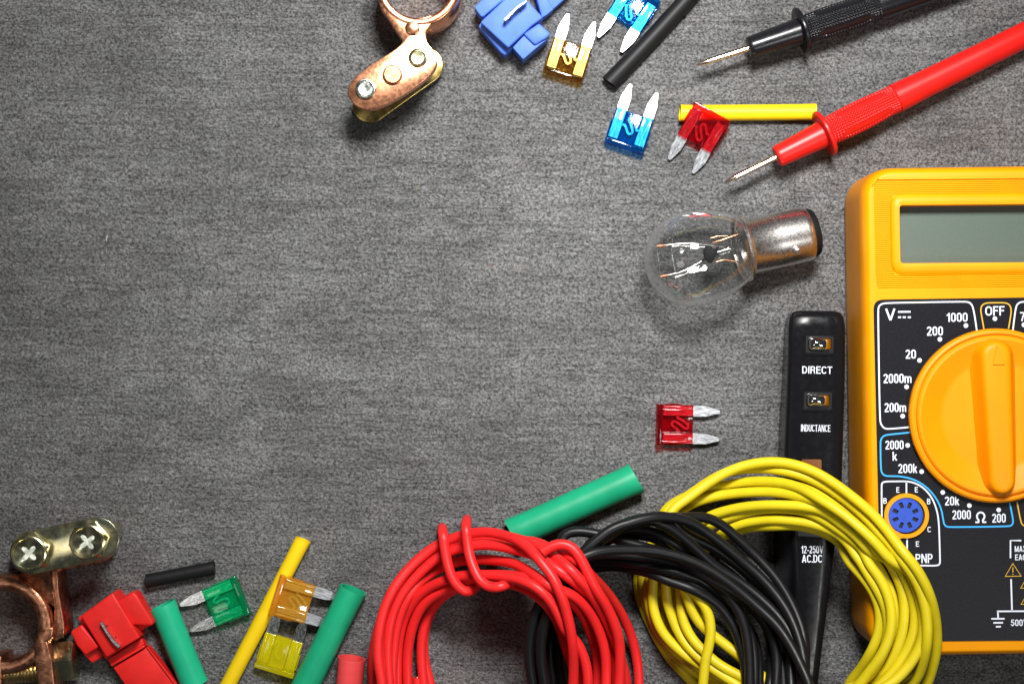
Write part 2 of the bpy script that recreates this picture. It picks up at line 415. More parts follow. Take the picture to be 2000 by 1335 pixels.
# tabletop: dark stone-wood laminate, fine horizontal grain
def table_material():
    m = bpy.data.materials.new('dark_grained_tabletop'); m.use_nodes = True
    nt = m.node_tree; N = nt.nodes; L = nt.links; b = N['Principled BSDF']
    tc = N.new('ShaderNodeTexCoord')
    def noise(scale, stretch, detail=4, rough=.55, dist=0.0):
        mp = N.new('ShaderNodeMapping'); mp.inputs['Scale'].default_value = stretch; mp.inputs['Rotation'].default_value = (.55, .42, .67)
        L.new(tc.outputs['Object'], mp.inputs[0])
        n = N.new('ShaderNodeTexNoise'); n.inputs['Scale'].default_value = scale; n.inputs['Detail'].default_value = detail
        n.inputs['Roughness'].default_value = rough; n.inputs['Distortion'].default_value = dist
        L.new(mp.outputs[0], n.inputs['Vector']); return n.outputs[0]
    def ramp(src, a, ca, b_, cb):
        r = N.new('ShaderNodeValToRGB'); r.color_ramp.elements[0].position = a; r.color_ramp.elements[1].position = b_
        r.color_ramp.elements[0].color = (*ca, 1); r.color_ramp.elements[1].color = (*cb, 1); L.new(src, r.inputs[0]); return r.outputs[0]
    def mul(a, b_, f=1.0):
        x = N.new('ShaderNodeMix'); x.data_type = 'RGBA'; x.blend_type = 'MULTIPLY'; x.inputs[0].default_value = f
        L.new(a, x.inputs[6]); L.new(b_, x.inputs[7]); return x.outputs[2]
    big = noise(30, (1, 1.7, 1), 6, .62, .8)
    base = ramp(big, .34, (.098, .098, .098), .66, (.150, .151, .152))
    tint = ramp(noise(75, (1, 1.4, 1), 5), .44, (.995, 1.0, 1.005), .72, (1.035, .995, .975))
    c = mul(base, tint)
    mott = noise(260, (.6, 2.0, 1), 5, .68, .8)
    c = mul(c, ramp(mott, .36, (.80, .80, .80), .62, (1.12, 1.12, 1.12)))
    speck = noise(1500, (.95, 1.05, 1), 3, .8)
    c = mul(c, ramp(speck, .37, (.28, .28, .285), .63, (1.8, 1.8, 1.8)))
    L.new(c, b.inputs['Base Color'])
    b.inputs['Roughness'].default_value = .55; b.inputs['Specular IOR Level'].default_value = .4
    # relief: leathery grain with thin dark grooves running across
    s1 = noise(1000, (.88, 1.15, 1), 4, .72); s2 = noise(120, (.3, 3.0, 1), 5, .7, 2.2)
    gr = N.new('ShaderNodeMapRange'); gr.inputs[1].default_value = .36; gr.inputs[2].default_value = .52; gr.inputs[3].default_value = 0; gr.inputs[4].default_value = 1
    L.new(s2, gr.inputs[0])
    ad = N.new('ShaderNodeMath'); ad.operation = 'MULTIPLY_ADD'; ad.inputs[1].default_value = .22
    L.new(gr.outputs[0], ad.inputs[0]); L.new(s1, ad.inputs[2])
    bp = N.new('ShaderNodeBump'); bp.inputs['Distance'].default_value = .00085; bp.inputs['Strength'].default_value = 1
    L.new(ad.outputs[0], bp.inputs['Height']); L.new(bp.outputs[0], b.inputs['Normal'])
    return m
M['table'] = table_material()

# ------------------------------------------------------------------ the surface
bm = bmesh.new(); box(bm, -700, 700, -600, 600, -18, 0)
tag(obj('tabletop', bm, M['table'], smooth=0), 'dark grey grained tabletop', kind='structure')

# ------------------------------------------------------------------ multimeter
MZ = 27.0
z1_ = zm(1630, 310, 4.603); z2_ = zm(1690, 570, 4.306); z3_ = zm(1690, 840, 4.945); z4_ = zm(1640, 1080, 5.236)
m_rot = R(0.85)
def meter_xy(u, v):          # u right, v up, from the top-left corner of the case (mm)
    c, s = math.cos(m_rot), math.sin(m_rot)
    return (90.5 + u * c - (v) * s, 45.2 + u * s + (v) * c)
MW, ML = 70.0, 127.0
mc = meter_xy(MW / 2, -ML / 2)
meter = empty('multimeter', (mc[0], mc[1], 0), 'yellow orange digital multimeter with round dial and black range panel at the right edge', 'multimeter')
rings = []
for ins, z in ((1.4, 0.0), (.5, .5), (0.05, 1.6), (0, 4), (0, 21), (.06, 22.8), (.25, 24.3), (.6, 25.5), (1.05, 26.35), (1.5, 26.82), (1.85, 27.0)):
    rings.append([Vector((x, y, z)) for x, y in rrect(mc[0], mc[1], MW - 2 * ins, ML - 2 * ins, max(8.0 - ins, 2), m_rot, 8)])
bm = loft(rings, closed_ends=False); vb = [v for v in bm.verts if v.co.z < 1e-5]; bm.faces.new([v for v in bm.verts][:len(rings[0])])
# face with the ribbed field cut out
def mpt(px, py, z=MZ): return tuple(P(px, py, z)[:2])
rib_out = [mpt(*z1_(x, y)) for x, y in ((335, 215), (345, 195), (375, 188))] 
rc = [mpt(1704.5, 351), mpt(2160, 347), mpt(2168, 560), mpt(1710, 564)]
def rquad(c, r, n=5):        # rounded quad from 4 corners
    out = []
    for i in range(4):
        p = Vector(c[i]); a = (Vector(c[i - 1]) - p).normalized(); b_ = (Vector(c[(i + 1) % 4]) - p).normalized()
        for k in range(n + 1):
            t = k / n; q0 = p + a * r; q1 = p + b_ * r
            out.append(tuple((1 - t) ** 2 * q0 + 2 * t * (1 - t) * p + t * t * q1))
    return out
rib_hole = rquad(rc, 1.6)
bezel_o = rquad([mpt(1739, 379, 27.6), mpt(2128, 376, 27.6), mpt(2133, 532, 27.6), mpt(1742, 537, 27.6)], 3.6)
lcd_hole = rquad([mpt(1757, 401, 27.6), mpt(2112, 398, 27.6), mpt(2116, 511, 27.6), mpt(1759, 514, 27.6)], .9)
top_ring = [(p.x, p.y) for p in rings[-1]]
b2 = bmesh.new()
inner = rquad([rc[1], rc[0], rc[3], rc[2]], 1.6, 8)
vt = [[b2.verts.new((p[0], p[1], MZ)) for p in top_ring], [b2.verts.new((p[0], p[1], MZ)) for p in inner]]
for i in range(len(inner)):
    j = (i + 1) % len(inner); b2.faces.new((vt[0][i], vt[0][j], vt[1][j], vt[1][i]))
vv = vt[1]; low = [b2.verts.new((v.co.x, v.co.y, MZ - .55)) for v in vv]
for i in range(len(vv)): b2.faces.new((vv[i], vv[(i + 1) % len(vv)], low[(i + 1) % len(vv)], low[i]))
me = bpy.data.meshes.new('t'); b2.to_mesh(me); b2.free(); bm.from_mesh(me); bpy.data.meshes.remove(me)
bmesh.ops.remove_doubles(bm, verts=bm.verts, dist=1e-4)
obj('case', bm, M['orange_case'], meter, smooth=40)
# ribs
bm = bmesh.new()
NR = 56
for i in range(NR):
    f0 = i / NR; f1 = (i + .62) / NR; fm = (f0 + f1) / 2
    def edge(f, side):       # left (0) or right (1) of the field at fraction f down
        a = Vector(rc[0 if side == 0 else 1]); b_ = Vector(rc[3 if side == 0 else 2])
        return a.lerp(b_, f)
    spans = [(0, 1)]
    A, B_ = edge(fm, 0), edge(fm, 1)
    if 0.125 < f0 and f1 < 0.885:
        tL = .078; tR = .925
        spans = [(0.004, tL + .006), (tR - .006, .996)]
    else: spans = [(.006, .994)]
    for ta, tb in spans:
        rr = []
        for t in (ta, tb):
            q0 = edge(f0, 0).lerp(edge(f0, 1), t); qm = edge(fm, 0).lerp(edge(fm, 1), t); q1 = edge(f1, 0).lerp(edge(f1, 1), t)
            rr.append([Vector((q0.x, q0.y, 26.4)), Vector((q0.x, q0.y, 26.64)), Vector((qm.x, qm.y, 26.74)), Vector((q1.x, q1.y, 26.64)), Vector((q1.x, q1.y, 26.4))])
        loft(rr, bm, True, True)
tag(obj('rib', bm, M['orange_case'], meter, smooth=60), kind='stuff')
bm = bmesh.new()
loops_plate(bm, rquad(rc, .5), [rquad([mpt(1748, 390), mpt(2120, 388), mpt(2124, 521), mpt(1750, 525)], 1)], 26.1, 26.6)
obj('ribbed_field', bm, M['orange_case'], meter, smooth=0)
# bezel with softly sloping border
bm = bmesh.new()
def lerp_loop(a, b_, t): return [((1 - t) * p[0] + t * q[0], (1 - t) * p[1] + t * q[1]) for p, q in zip(a, b_)]
rr = [[Vector((*p, 26.2)) for p in bezel_o], [Vector((*p, 26.75)) for p in bezel_o], [Vector((*p, 27.25)) for p in lerp_loop(bezel_o, lcd_hole, .22)],
      [Vector((*p, 27.55)) for p in lerp_loop(bezel_o, lcd_hole, .55)], [Vector((*p, 27.62)) for p in lerp_loop(bezel_o, lcd_hole, .96)],
      [Vector((*p, 27.5)) for p in lcd_hole], [Vector((*p, 23.0)) for p in lcd_hole]]
loft(rr, bm, False); obj('display_bezel', bm, M['orange_case'], meter, smooth=50)
bm = prism(rquad([mpt(1754, 398, 27.6), mpt(2116, 395, 27.6), mpt(2120, 514, 27.6), mpt(1756, 517, 27.6)], .5), 22.4, 23.3)
obj('display', bm, M['lcd'], meter, smooth=0)
# black panel
PZ = MZ + .3
pq = [mpt(1706, 585, PZ), mpt(2185, 578, PZ), mpt(2200, 1248, PZ), mpt(1722, 1252, PZ)]
def rquad_each(c, rs, n=6):
    out = []
    for i in range(4):
        p = Vector(c[i]); a = (Vector(c[i - 1]) - p).normalized(); b_ = (Vector(c[(i + 1) % 4]) - p).normalized(); r = rs[i]
        for k in range(n + 1):
            t = k / n; q0 = p + a * r; q1 = p + b_ * r
            out.append(tuple((1 - t) ** 2 * q0 + 2 * t * (1 - t) * p + t * t * q1))
    return out
obj('range_panel', prism(rquad_each(pq, (2.6, 2.6, 1, 1)), MZ + .0, PZ), M['panel_black'], meter, smooth=0)
# printing
def line(pts, mt, wpx=3.1, z=PZ + .02, name='printed_line', label=None, smooth_=True):
    q = [P(x, y, z)[:2] for x, y in pts]
    q = [tuple(v) for v in q]
    if smooth_:
        # round the corners lightly (Chaikin)
        for _ in range(2):
            o_ = [q[0]]
            for a, b_ in zip(q[:-1], q[1:]):
                o_ += [(a[0] * .75 + b_[0] * .25, a[1] * .75 + b_[1] * .25), (a[0] * .25 + b_[0] * .75, a[1] * .25 + b_[1] * .75)]
            o_.append(q[-1]); q = o_
    return obj(name, ribbon(q, wpx * sc(z), z), mt, meter, smooth=0, label=label)
Z2 = lambda *p: [z2_(x, y) for x, y in p]
Z3 = lambda *p: [z3_(x, y) for x, y in p]
Z4 = lambda *p: [z4_(x, y) for x, y in p]
line(Z2((938, 325), (922, 215), (908, 140), (895, 105), (870, 84), (820, 81), (500, 86), (180, 92), (135, 100), (110, 125), (108, 180), (112, 500), (122, 1060), (130, 1110), (160, 1148), (210, 1150), (385, 1134)), M['print_white'])
line(Z2((997, 310), (980, 210), (969, 150), (980, 110), (1015, 92), (1090, 90), (1180, 90), (1215, 108), (1229, 150), (1218, 230), (1204, 310)), M['print_yellow'], 2.6)
line(Z2((1241, 322), (1253, 220), (1266, 130), (1282, 95), (1330, 78), (1700, 72)), M['print_white'])
line(Z3((440, 18), (330, 30), (225, 40), (175, 52), (148, 90), (146, 150), (150, 360), (158, 410), (190, 438), (240, 441), (350, 442), (480, 475), (600, 550), (690, 660), (735, 760), (752, 860), (760, 905), (785, 930), (840, 932), (1100, 930), (1370, 925), (1415, 918), (1430, 880), (1415, 800), (1395, 700)), M['print_blue'])
line(Z3((1465, 690), (1482, 780), (1500, 870), (1515, 912), (1560, 928), (1900, 925)), M['print_yellow'], 2.6)
line(Z3((160, 900), (158, 700), (157, 545), (160, 505), (195, 492), (300, 491), (400, 490), (470, 503), (560, 550), (640, 640), (690, 760), (710, 880), (716, 1050), (722, 1250), (720, 1290), (690, 1305), (560, 1303), (300, 1300)), M['print_white'])
line(Z3((397, 493), (397, 640)), M['print_white'], smooth_=False)
line(Z3((403, 1020), (404, 1180)), M['print_white'], smooth_=False)
line(Z3((1506, 1062), (1402, 1062), (1402, 1232)), M['print_white'], smooth_=False)
line(Z2((275, 167), (381, 166)), M['print_white'], 3.4, smooth_=False)
for a, b_ in ((275, 301), (315, 341), (357, 383)): line(Z2((a, 212), (b_, 212)), M['print_white'], 3.4, smooth_=False)
line(Z4((1752, 262), (1762, 588)), M['print_white'], smooth_=False)
line(Z4((1608, 591), (2300, 586)), M['print_white'], smooth_=False)
line(Z4((1617, 595), (1620, 660)), M['print_white'], smooth_=False)
for a, b_, y in ((1550, 1686, 667), (1571, 1670, 708), (1597, 1648, 748)): line(Z4((a, y), (b_, y - 1)), M['print_white'], smooth_=False)
for dx, dy in ((0, 0), (157, 120), (162, 285)):
    tri = [z4_(x + dx, y + dy) for x, y in ((1770, 103), (1693, 234), (1856, 231))]
    q = [tuple(P(x, y, PZ + .02)[:2]) for x, y in tri]
    # outline as three strokes joined
    obj('warning_triangle', ribbon(q, .32, PZ + .02, closed=True), M['print_yellow'], meter, smooth=0)
    b = text_bm('!', *z4_(1766 + dx, 142 + dy), *z4_(1776 + dx, 218 + dy), PZ + .02, bold=.02)
    obj('warning_mark', b, M['print_yellow'], meter, smooth=0)
def mtext(s, zf, x0, y0, x1, y1, bold=.032, mt='print_white'):
    a = zf(x0, y0); b_ = zf(x1, y1)
    obj('lettering', text_bm(s, a[0], a[1], b_[0], b_[1], PZ + .02, bold, R(.7)), M[mt], meter, smooth=0, label='white lettering ' + s if s.isalnum() else None)
for s, x0, y0, x1, y1 in (('V', 165, 140, 256, 240), ('1000', 682, 175, 860, 250), ('OFF', 1008, 119, 1171, 198), ('750', 1302, 168, 1440, 244),
                          ('200', 517, 290, 653, 366), ('20', 338, 484, 426, 560), ('2000m', 152, 687, 388, 765), ('200m', 161, 931, 343, 1008), ('2000', 168, 1247, 322, 1322)):
    mtext(s, z2_, x0, y0, x1, y1)
for s, x0, y0, x1, y1 in (('k', 263, 205, 306, 291), ('200k', 318, 322, 500, 411), ('20k', 768, 637, 906, 723), ('2000', 840, 769, 1019, 857),
                          ('\u03a9', 1062, 783, 1167, 893), ('200', 1225, 802, 1356, 889), ('E', 300, 547, 328, 600), ('E', 478, 545, 508, 598), ('B', 173, 652, 208, 706),
                          ('B', 596, 658, 629, 712), ('C', 600, 928, 635, 981), ('E', 488, 1069, 519, 1121), ('PNP', 485, 1190, 650, 1279),
                          ('MAX', 1443, 1114, 1555, 1171), ('EACH', 1447, 1195, 1590, 1251)):
    mtext(s, z3_, x0, y0, x1, y1)
mtext('500V', z4_, 1750, 674, 1925, 740)
dots = [z2_(x, y) for x, y in ((846, 282), (1090, 224), (627, 397), (456, 574), (347, 797), (314, 1042), (1334, 276), (356, 1288))] + [z3_(x, y) for x, y in ((544, 397), (748, 597), (1005, 724), (1288, 766))]
for x, y in dots:
    c = P(x, y, PZ + .02); obj('range_dot', prism(circ(c.x, c.y, .6, 16), PZ + .02, PZ + .07), M['print_white'], meter, smooth=0)
# dial
dc = P(1946.5, 811.5, 29.5)
bm = lathe([(27.2, 22.3), (28.4, 22.5), (29.4, 22.35), (29.9, 21.9), (30.05, 21.4), (30.0, 21.1), (29.5, 21.0), (29.5, 20.75), (30.1, 20.65), (30.5, 20.2), (30.6, 19.6), (30.3, 18.8), (29.5, 16.8), (28.7, 14.6), (28.45, 13.9), (28.4, 13.2), (28.4, 5), (28.4, 0)], (dc.x, dc.y, 0), (0, 0, 1), 96)
dial = obj('dial', bm, M['orange_dial'], meter, smooth=25)
a_ = P(1946, 693, 33); b_ = P(1958, 938, 33); ax = (a_ - b_).normalized()
rr = []
for r, z in ((5.4, 28.2), (4.9, 29.0), (4.2, 30.6), (3.6, 32.2), (3.2, 33.1), (2.6, 33.5), (1.8, 33.6)):
    pts = stadium(b_, a_, r, 14)
    # lower end is narrower
    cc = []
    for x, y in pts:
        v = Vector((x - b_.x, y - b_.y, 0)); t = v.dot(ax) / (a_ - b_).length; perp = v - ax * v.dot(ax)
        k = 1.12 - .0 * t if t > .5 else .92 + .2 * max(t, 0) / .5
        cc.append(Vector((b_.x, b_.y, 0)) + ax * v.dot(ax) + perp * k + Vector((0, 0, z)))
    rr.append(cc)
obj('dial_grip', loft(rr), M['orange_dial'], dial, smooth=50)
t_ = [z2_(x, y) for x, y in ((1105, 447), (1070, 612), (1172, 612))]
obj('pointer_arrow', prism(pp(t_, 33.6), 33.5, 33.9, .1, 1), M['orange_dial'], dial, smooth=0)
# transistor socket
s_c = P(1770.5, 1006.5, 28)
outl = []
for k in range(64):
    a = 2 * math.pi * k / 64; r = 5.75
    d = abs(((math.degrees(a) - 243 + 180) % 360) - 180)
    if d < 16: r += 1.0 * (1 - d / 16) ** .6 * .9
    outl.append((s_c.x + r * math.cos(a), s_c.y + r * math.sin(a)))
bm = bmesh.new(); hole = circ(s_c.x, s_c.y, 4.75, 48)
loops_plate(bm, outl, [hole], MZ + .1, 28.25)
sk = obj('transistor_socket', bm, M['orange_case'], meter, smooth=30)
obj('socket_well', prism(circ(s_c.x, s_c.y, 5.0, 32), PZ + .01, PZ + .05), M['hole'], sk, smooth=0)
c2 = P(1768.5, 1005.5, 28)
bm = bmesh.new(); holes = []
for k in range(8):
    a = R(22.5 + 45 * k); ca, sa = math.cos(a), math.sin(a)
    holes.append([(c2.x + ca * x - sa * y, c2.y + sa * x + ca * y) for x, y in ((2.0, -.46), (3.5, -.5), (3.5, .5), (2.0, .46))])
loops_plate(bm, circ(c2.x, c2.y, 4.5, 48), holes, PZ + .1, 28.0)
obj('socket_face', bm, M['socket_blue'], sk, smooth=30)
bm = lathe([(27.9, 4.45), (28.12, 4.4), (28.12, 4.15), (27.9, 4.1)], (c2.x, c2.y, 0), (0, 0, 1), 48, ends=False)
obj('socket_rim', bm, M['socket_blue'], sk)
k_ = P(1752, 1041, 28); obj('socket_key', prism(circ(k_.x, k_.y, .65, 16), PZ + .1, 28.02), M['socket_blue'], sk)

# ------------------------------------------------------------------ voltage tester
TZ = 17.0
tz_ = zm(1480, 590, 4.306); te_ = zm(1300, 985, 3.814)
to = P(1590, 850, 0)
tester = empty('voltage_tester', (to.x, to.y, 0), 'black pen voltage tester beside the multimeter, marked DIRECT and INDUCTANCE', 'voltage tester')
# left/right edge of the top surface, photo px, per row
rows = [(607, 1553, 1630, 1555), (611, 1541, 1641, 1548), (620, 1535, 1647, 1543), (640, 1532, 1650, 1541), (700, 1529, 1650, 1540), (760, 1526, 1649, 1538), (820, 1522.5, 1647, 1536), (880, 1520, 1645, 1534), (940, 1517, 1643, 1535), (985, 1514, 1639, 1540), (1030, 1511, 1634, 1546), (1080, 1511, 1628, 1549), (1140, 1511, 1620, 1551), (1200, 1511, 1613, 1552), (1260, 1512, 1605, 1553), (1340, 1514, 1596, 1555), (1480, 1530, 1586, 1558), (1500, 1550, 1580, 1562)]
rr = []
for py, xl, xr, xt in rows:
    zt = TZ
    if py <= 607: zt = TZ - 2.2
    elif py <= 611: zt = TZ - .9
    elif py <= 620: zt = TZ - .25
    Lb = P(xl, py, 1.0); Lt = P(xt, py, zt - 1.0); R_ = P(xr, py, zt - 4)
    wd = R_.x - Lt.x; y_ = R_.y
    sec = [(Lb.x + .3, .3), (Lb.x, 1.2), (Lb.x * .75 + Lt.x * .25, zt * .35), (Lb.x * .3 + Lt.x * .7, zt * .72), (Lt.x, zt - 1.1), (Lt.x + .35, zt - .45), (Lt.x + .95, zt - .06)]
    sec += [(Lt.x + wd * .35, zt + .07), (Lt.x + wd * .65, zt + .07), (R_.x - 1.6, zt - .06), (R_.x - .9, zt - .5), (R_.x - .35, zt - 1.5), (R_.x - .08, zt - 3), (R_.x, zt - 5), (R_.x, 1.2), (R_.x - .5, .3)]
    rr.append([Vector((a, y_, b_)) for a, b_ in sec])
obj('barrel', loft(rr), M['tester_black'], tester, smooth=60)
def tq(zf, pts, z): return [tuple(P(*zf(x, y), z)[:2]) for x, y in pts]
for (fx, fy) in ((0, 0), (-15, 473)):
    zt = TZ + .1
    o_ = rquad([tuple(P(*tz_(x + fx, y + fy), zt)[:2]) for x, y in ((388, 258), (655, 262), (652, 450), (384, 446))], .35, 3)
    i_ = rquad([tuple(P(*tz_(x + fx, y + fy), zt)[:2]) for x, y in ((405, 278), (640, 282), (636, 428), (402, 424))], .3, 3)
    bm = bmesh.new(); loops_plate(bm, o_, [i_], TZ - .3, TZ + .32)
    fr_ = obj('contact_frame', bm, M['tester_black'], tester, smooth=0)
    obj('contact_well', prism(i_, TZ - .2, TZ + .13), M['tester_recess'], fr_, smooth=0)
    c = P(*tz_(525 + fx, 350 + fy), TZ + .6)
    prof = []
    for z, kx in [(0, 1.0)] + [(.15 + 2.1 * math.sqrt(1 - q * q), q) for q in (.999, .96, .88, .76, .6, .42, .22, .06)]:
        prof.append([Vector((x, y, TZ + .05 + z)) for x, y in rrect(c.x - .9 * (1 - kx), c.y, 6.3 * kx, 3.5 * kx, min(.9, 1.5 * kx * .9), R(-1), 5)])
    obj('contact', loft(prof), M['chrome'], tester, smooth=80)
for s, zf, x0, y0, x1, y1, r in (('DIRECT', tz_, 373, 538, 626, 600, -1), ('INDUCTANCE', tz_, 363, 1028, 611, 1087, -1), ('12-250V', te_, 1010, 305, 1174, 362, 0), ('AC.DC', te_, 1015, 372, 1166, 430, 0)):
    a = zf(x0, y0); b_ = zf(x1, y1)
    zz = TZ + .12
    obj('lettering', text_bm(s, a[0], a[1], b_[0], b_[1], zz, .022, R(r)), M['print_white'], tester, smooth=0)
wq = tq(te_, ((968, -350), (1172, -350), (1172, 262), (975, 250)), TZ)
bm = bmesh.new(); loops_plate(bm, rquad([wq[0], wq[1], wq[2], wq[3]], .6), [rquad([Vector(wq[0]) + Vector((.4, -.4)), Vector(wq[1]) + Vector((-.4, -.4)), Vector(wq[2]) + Vector((-.4, .35)), Vector(wq[3]) + Vector((.4, .35))], .5)], TZ - 1, TZ + .2)
wf = obj('window_frame', bm, M['tester_black'], tester, smooth=0)
obj('window', prism([tuple(P(x, y, TZ)[:2]) for x, y in ((1566, 896), (1606, 896), (1606, 960), (1566, 960))], TZ - .5, TZ + .13), M['amber'], wf, smooth=0, label='amber indicator window')
obj('window_shade', prism([tuple(P(x, y, TZ)[:2]) for x, y in ((1554, 985), (1605, 985), (1604, 1048), (1555, 1046))], TZ - .5, TZ + .11), M['tester_recess'], wf, smooth=0)

# ------------------------------------------------------------------ shrink tubes
supports = []                     # (points Nx3, radius) used when laying wires over things
def tube(name, a, b, d, mt, label, flat=1.0, z=None, bend=0.0, group='pieces of heat shrink tubing', wall=None, tilt=(0, 0), lip=None):
    """a, b photo px of the axis ends; d outer diameter in px"""
    r = d / 2 * sc(3)
    za = (z or 0) + r * flat + tilt[0]; zb = (z or 0) + r * flat + tilt[1]
    A = P(*a, za); B_ = P(*b, zb); d_ = (B_ - A); L_ = d_.length; dn = d_.normalized()
    side = Vector((0, 0, 1)).cross(dn).normalized(); up = dn.cross(side)
    wl = wall or max(.35, r * .16); n = 40; m = 24
    bm = bmesh.new(); rings = []
    rnd = random.Random(hash(label) % 1000 if False else len(label))
    ph = rnd.random() * 6
    def ring(t, rad, ins=0):
        c = A + dn * (L_ * t) + side * (bend * math.sin(math.pi * t))
        e = 1.0
        edge = min(t, 1 - t) * L_
        sq = 1 - .05 * math.exp(-edge / 2.0)          # ends pinched by the cut
        return [c + side * (rad * (2 - sq) * math.cos(2 * math.pi * k / n)) + up * (rad * flat * sq * math.sin(2 * math.pi * k / n))
                + dn * (0.10 * r * math.sin(2 * math.pi * k / n + ph) if t in (0, 1) else 0) for k in range(n)]
    for i in range(m + 1): rings.append(ring(i / m, r * (1 + .006 * math.sin(i * 1.7 + ph))))
    depth = min(L_ * .45, 12) / L_
    inner_b = [ring(1, r - wl * .35)] + [ring(1 - depth * k / 3, r - wl) for k in range(0, 4)]
    inner_a = [ring(0, r - wl * .35)] + [ring(depth * k / 3, r - wl) for k in range(0, 4)]
    seq = list(reversed(inner_a)) + rings + inner_b
    loft(seq, bm, True)
    o = tag_tube(bm, A, B_, name, mt, label, group)
    supports.append((np.array([[*(A.lerp(B_, t))] for t in np.linspace(0, 1, 60)]), r))
    return o
def tag_tube(bm, A, B_, name, mt, label, group):
    c = (A + B_) / 2
    o = bpy.data.objects.new(name, None)
    # one mesh per piece, its origin on the table under the middle of the piece
    bpy.data.objects.remove(o)
    bmesh.ops.recalc_face_normals(bm, faces=bm.faces)
    bmesh.ops.translate(bm, verts=bm.verts, vec=(-c.x, -c.y, 0)); bmesh.ops.scale(bm, verts=bm.verts, vec=(MM, MM, MM))
    me = bpy.data.meshes.new(name); bm.to_mesh(me); bm.free()
    for p in me.polygons: p.use_smooth = True
    me.set_sharp_from_angle(angle=R(50)); me.materials.append(mt)
    o = bpy.data.objects.new(name, me); COL.objects.link(o); o.location = (c.x * MM, c.y * MM, 0)
    return tag(o, label, 'heat shrink tube', group)
G1 = 'heat shrink tubing pieces'
tube('shrink_tube', (1190, 162), (1402, -70), 33.5, M['black_tube'], 'long black tube piece running out of the top edge beside a blue fuse', group=G1, bend=-.4)
tube('shrink_tube', (1328, 221), (1592, 219), 31.5, M['yellow_tube'], 'short yellow tube piece lying under the red fuse and touching the red probe collar', group=G1, flat=.95)
tube('shrink_tube', (1000, 1042), (1243, 933), 60, M['green_tube'], 'thick green tube piece above the black wire coil, left end under the red wire', group=G1)
tube('shrink_tube', (286, 1134), (419, 1108), 27, M['black_tube'], 'short black tube piece between battery clamp and green fuse', group=G1)
tube('shrink_tube', (317, 1181), (381, 1338), 53, M['green_tube_bright'], 'short green tube piece beside the red splice connector', group=G1)
tube('shrink_tube', (690, 1150), (574, 1384), 53, M['green_tube'], 'long green tube piece leaving the bottom edge right of the yellow fuse', group=G1)
tube('shrink_tube', (592, 1053), (436, 1355), 30.5, M['yellow_tube'], 'long thin yellow tube piece under the orange fuse, leaving the bottom edge', group=G1)
tube('shrink_tube', (687, 1284), (676, 1400), 52, M['pink_tube'], 'pinkish red tube piece at the bottom edge left of the red wire coil', group=G1)

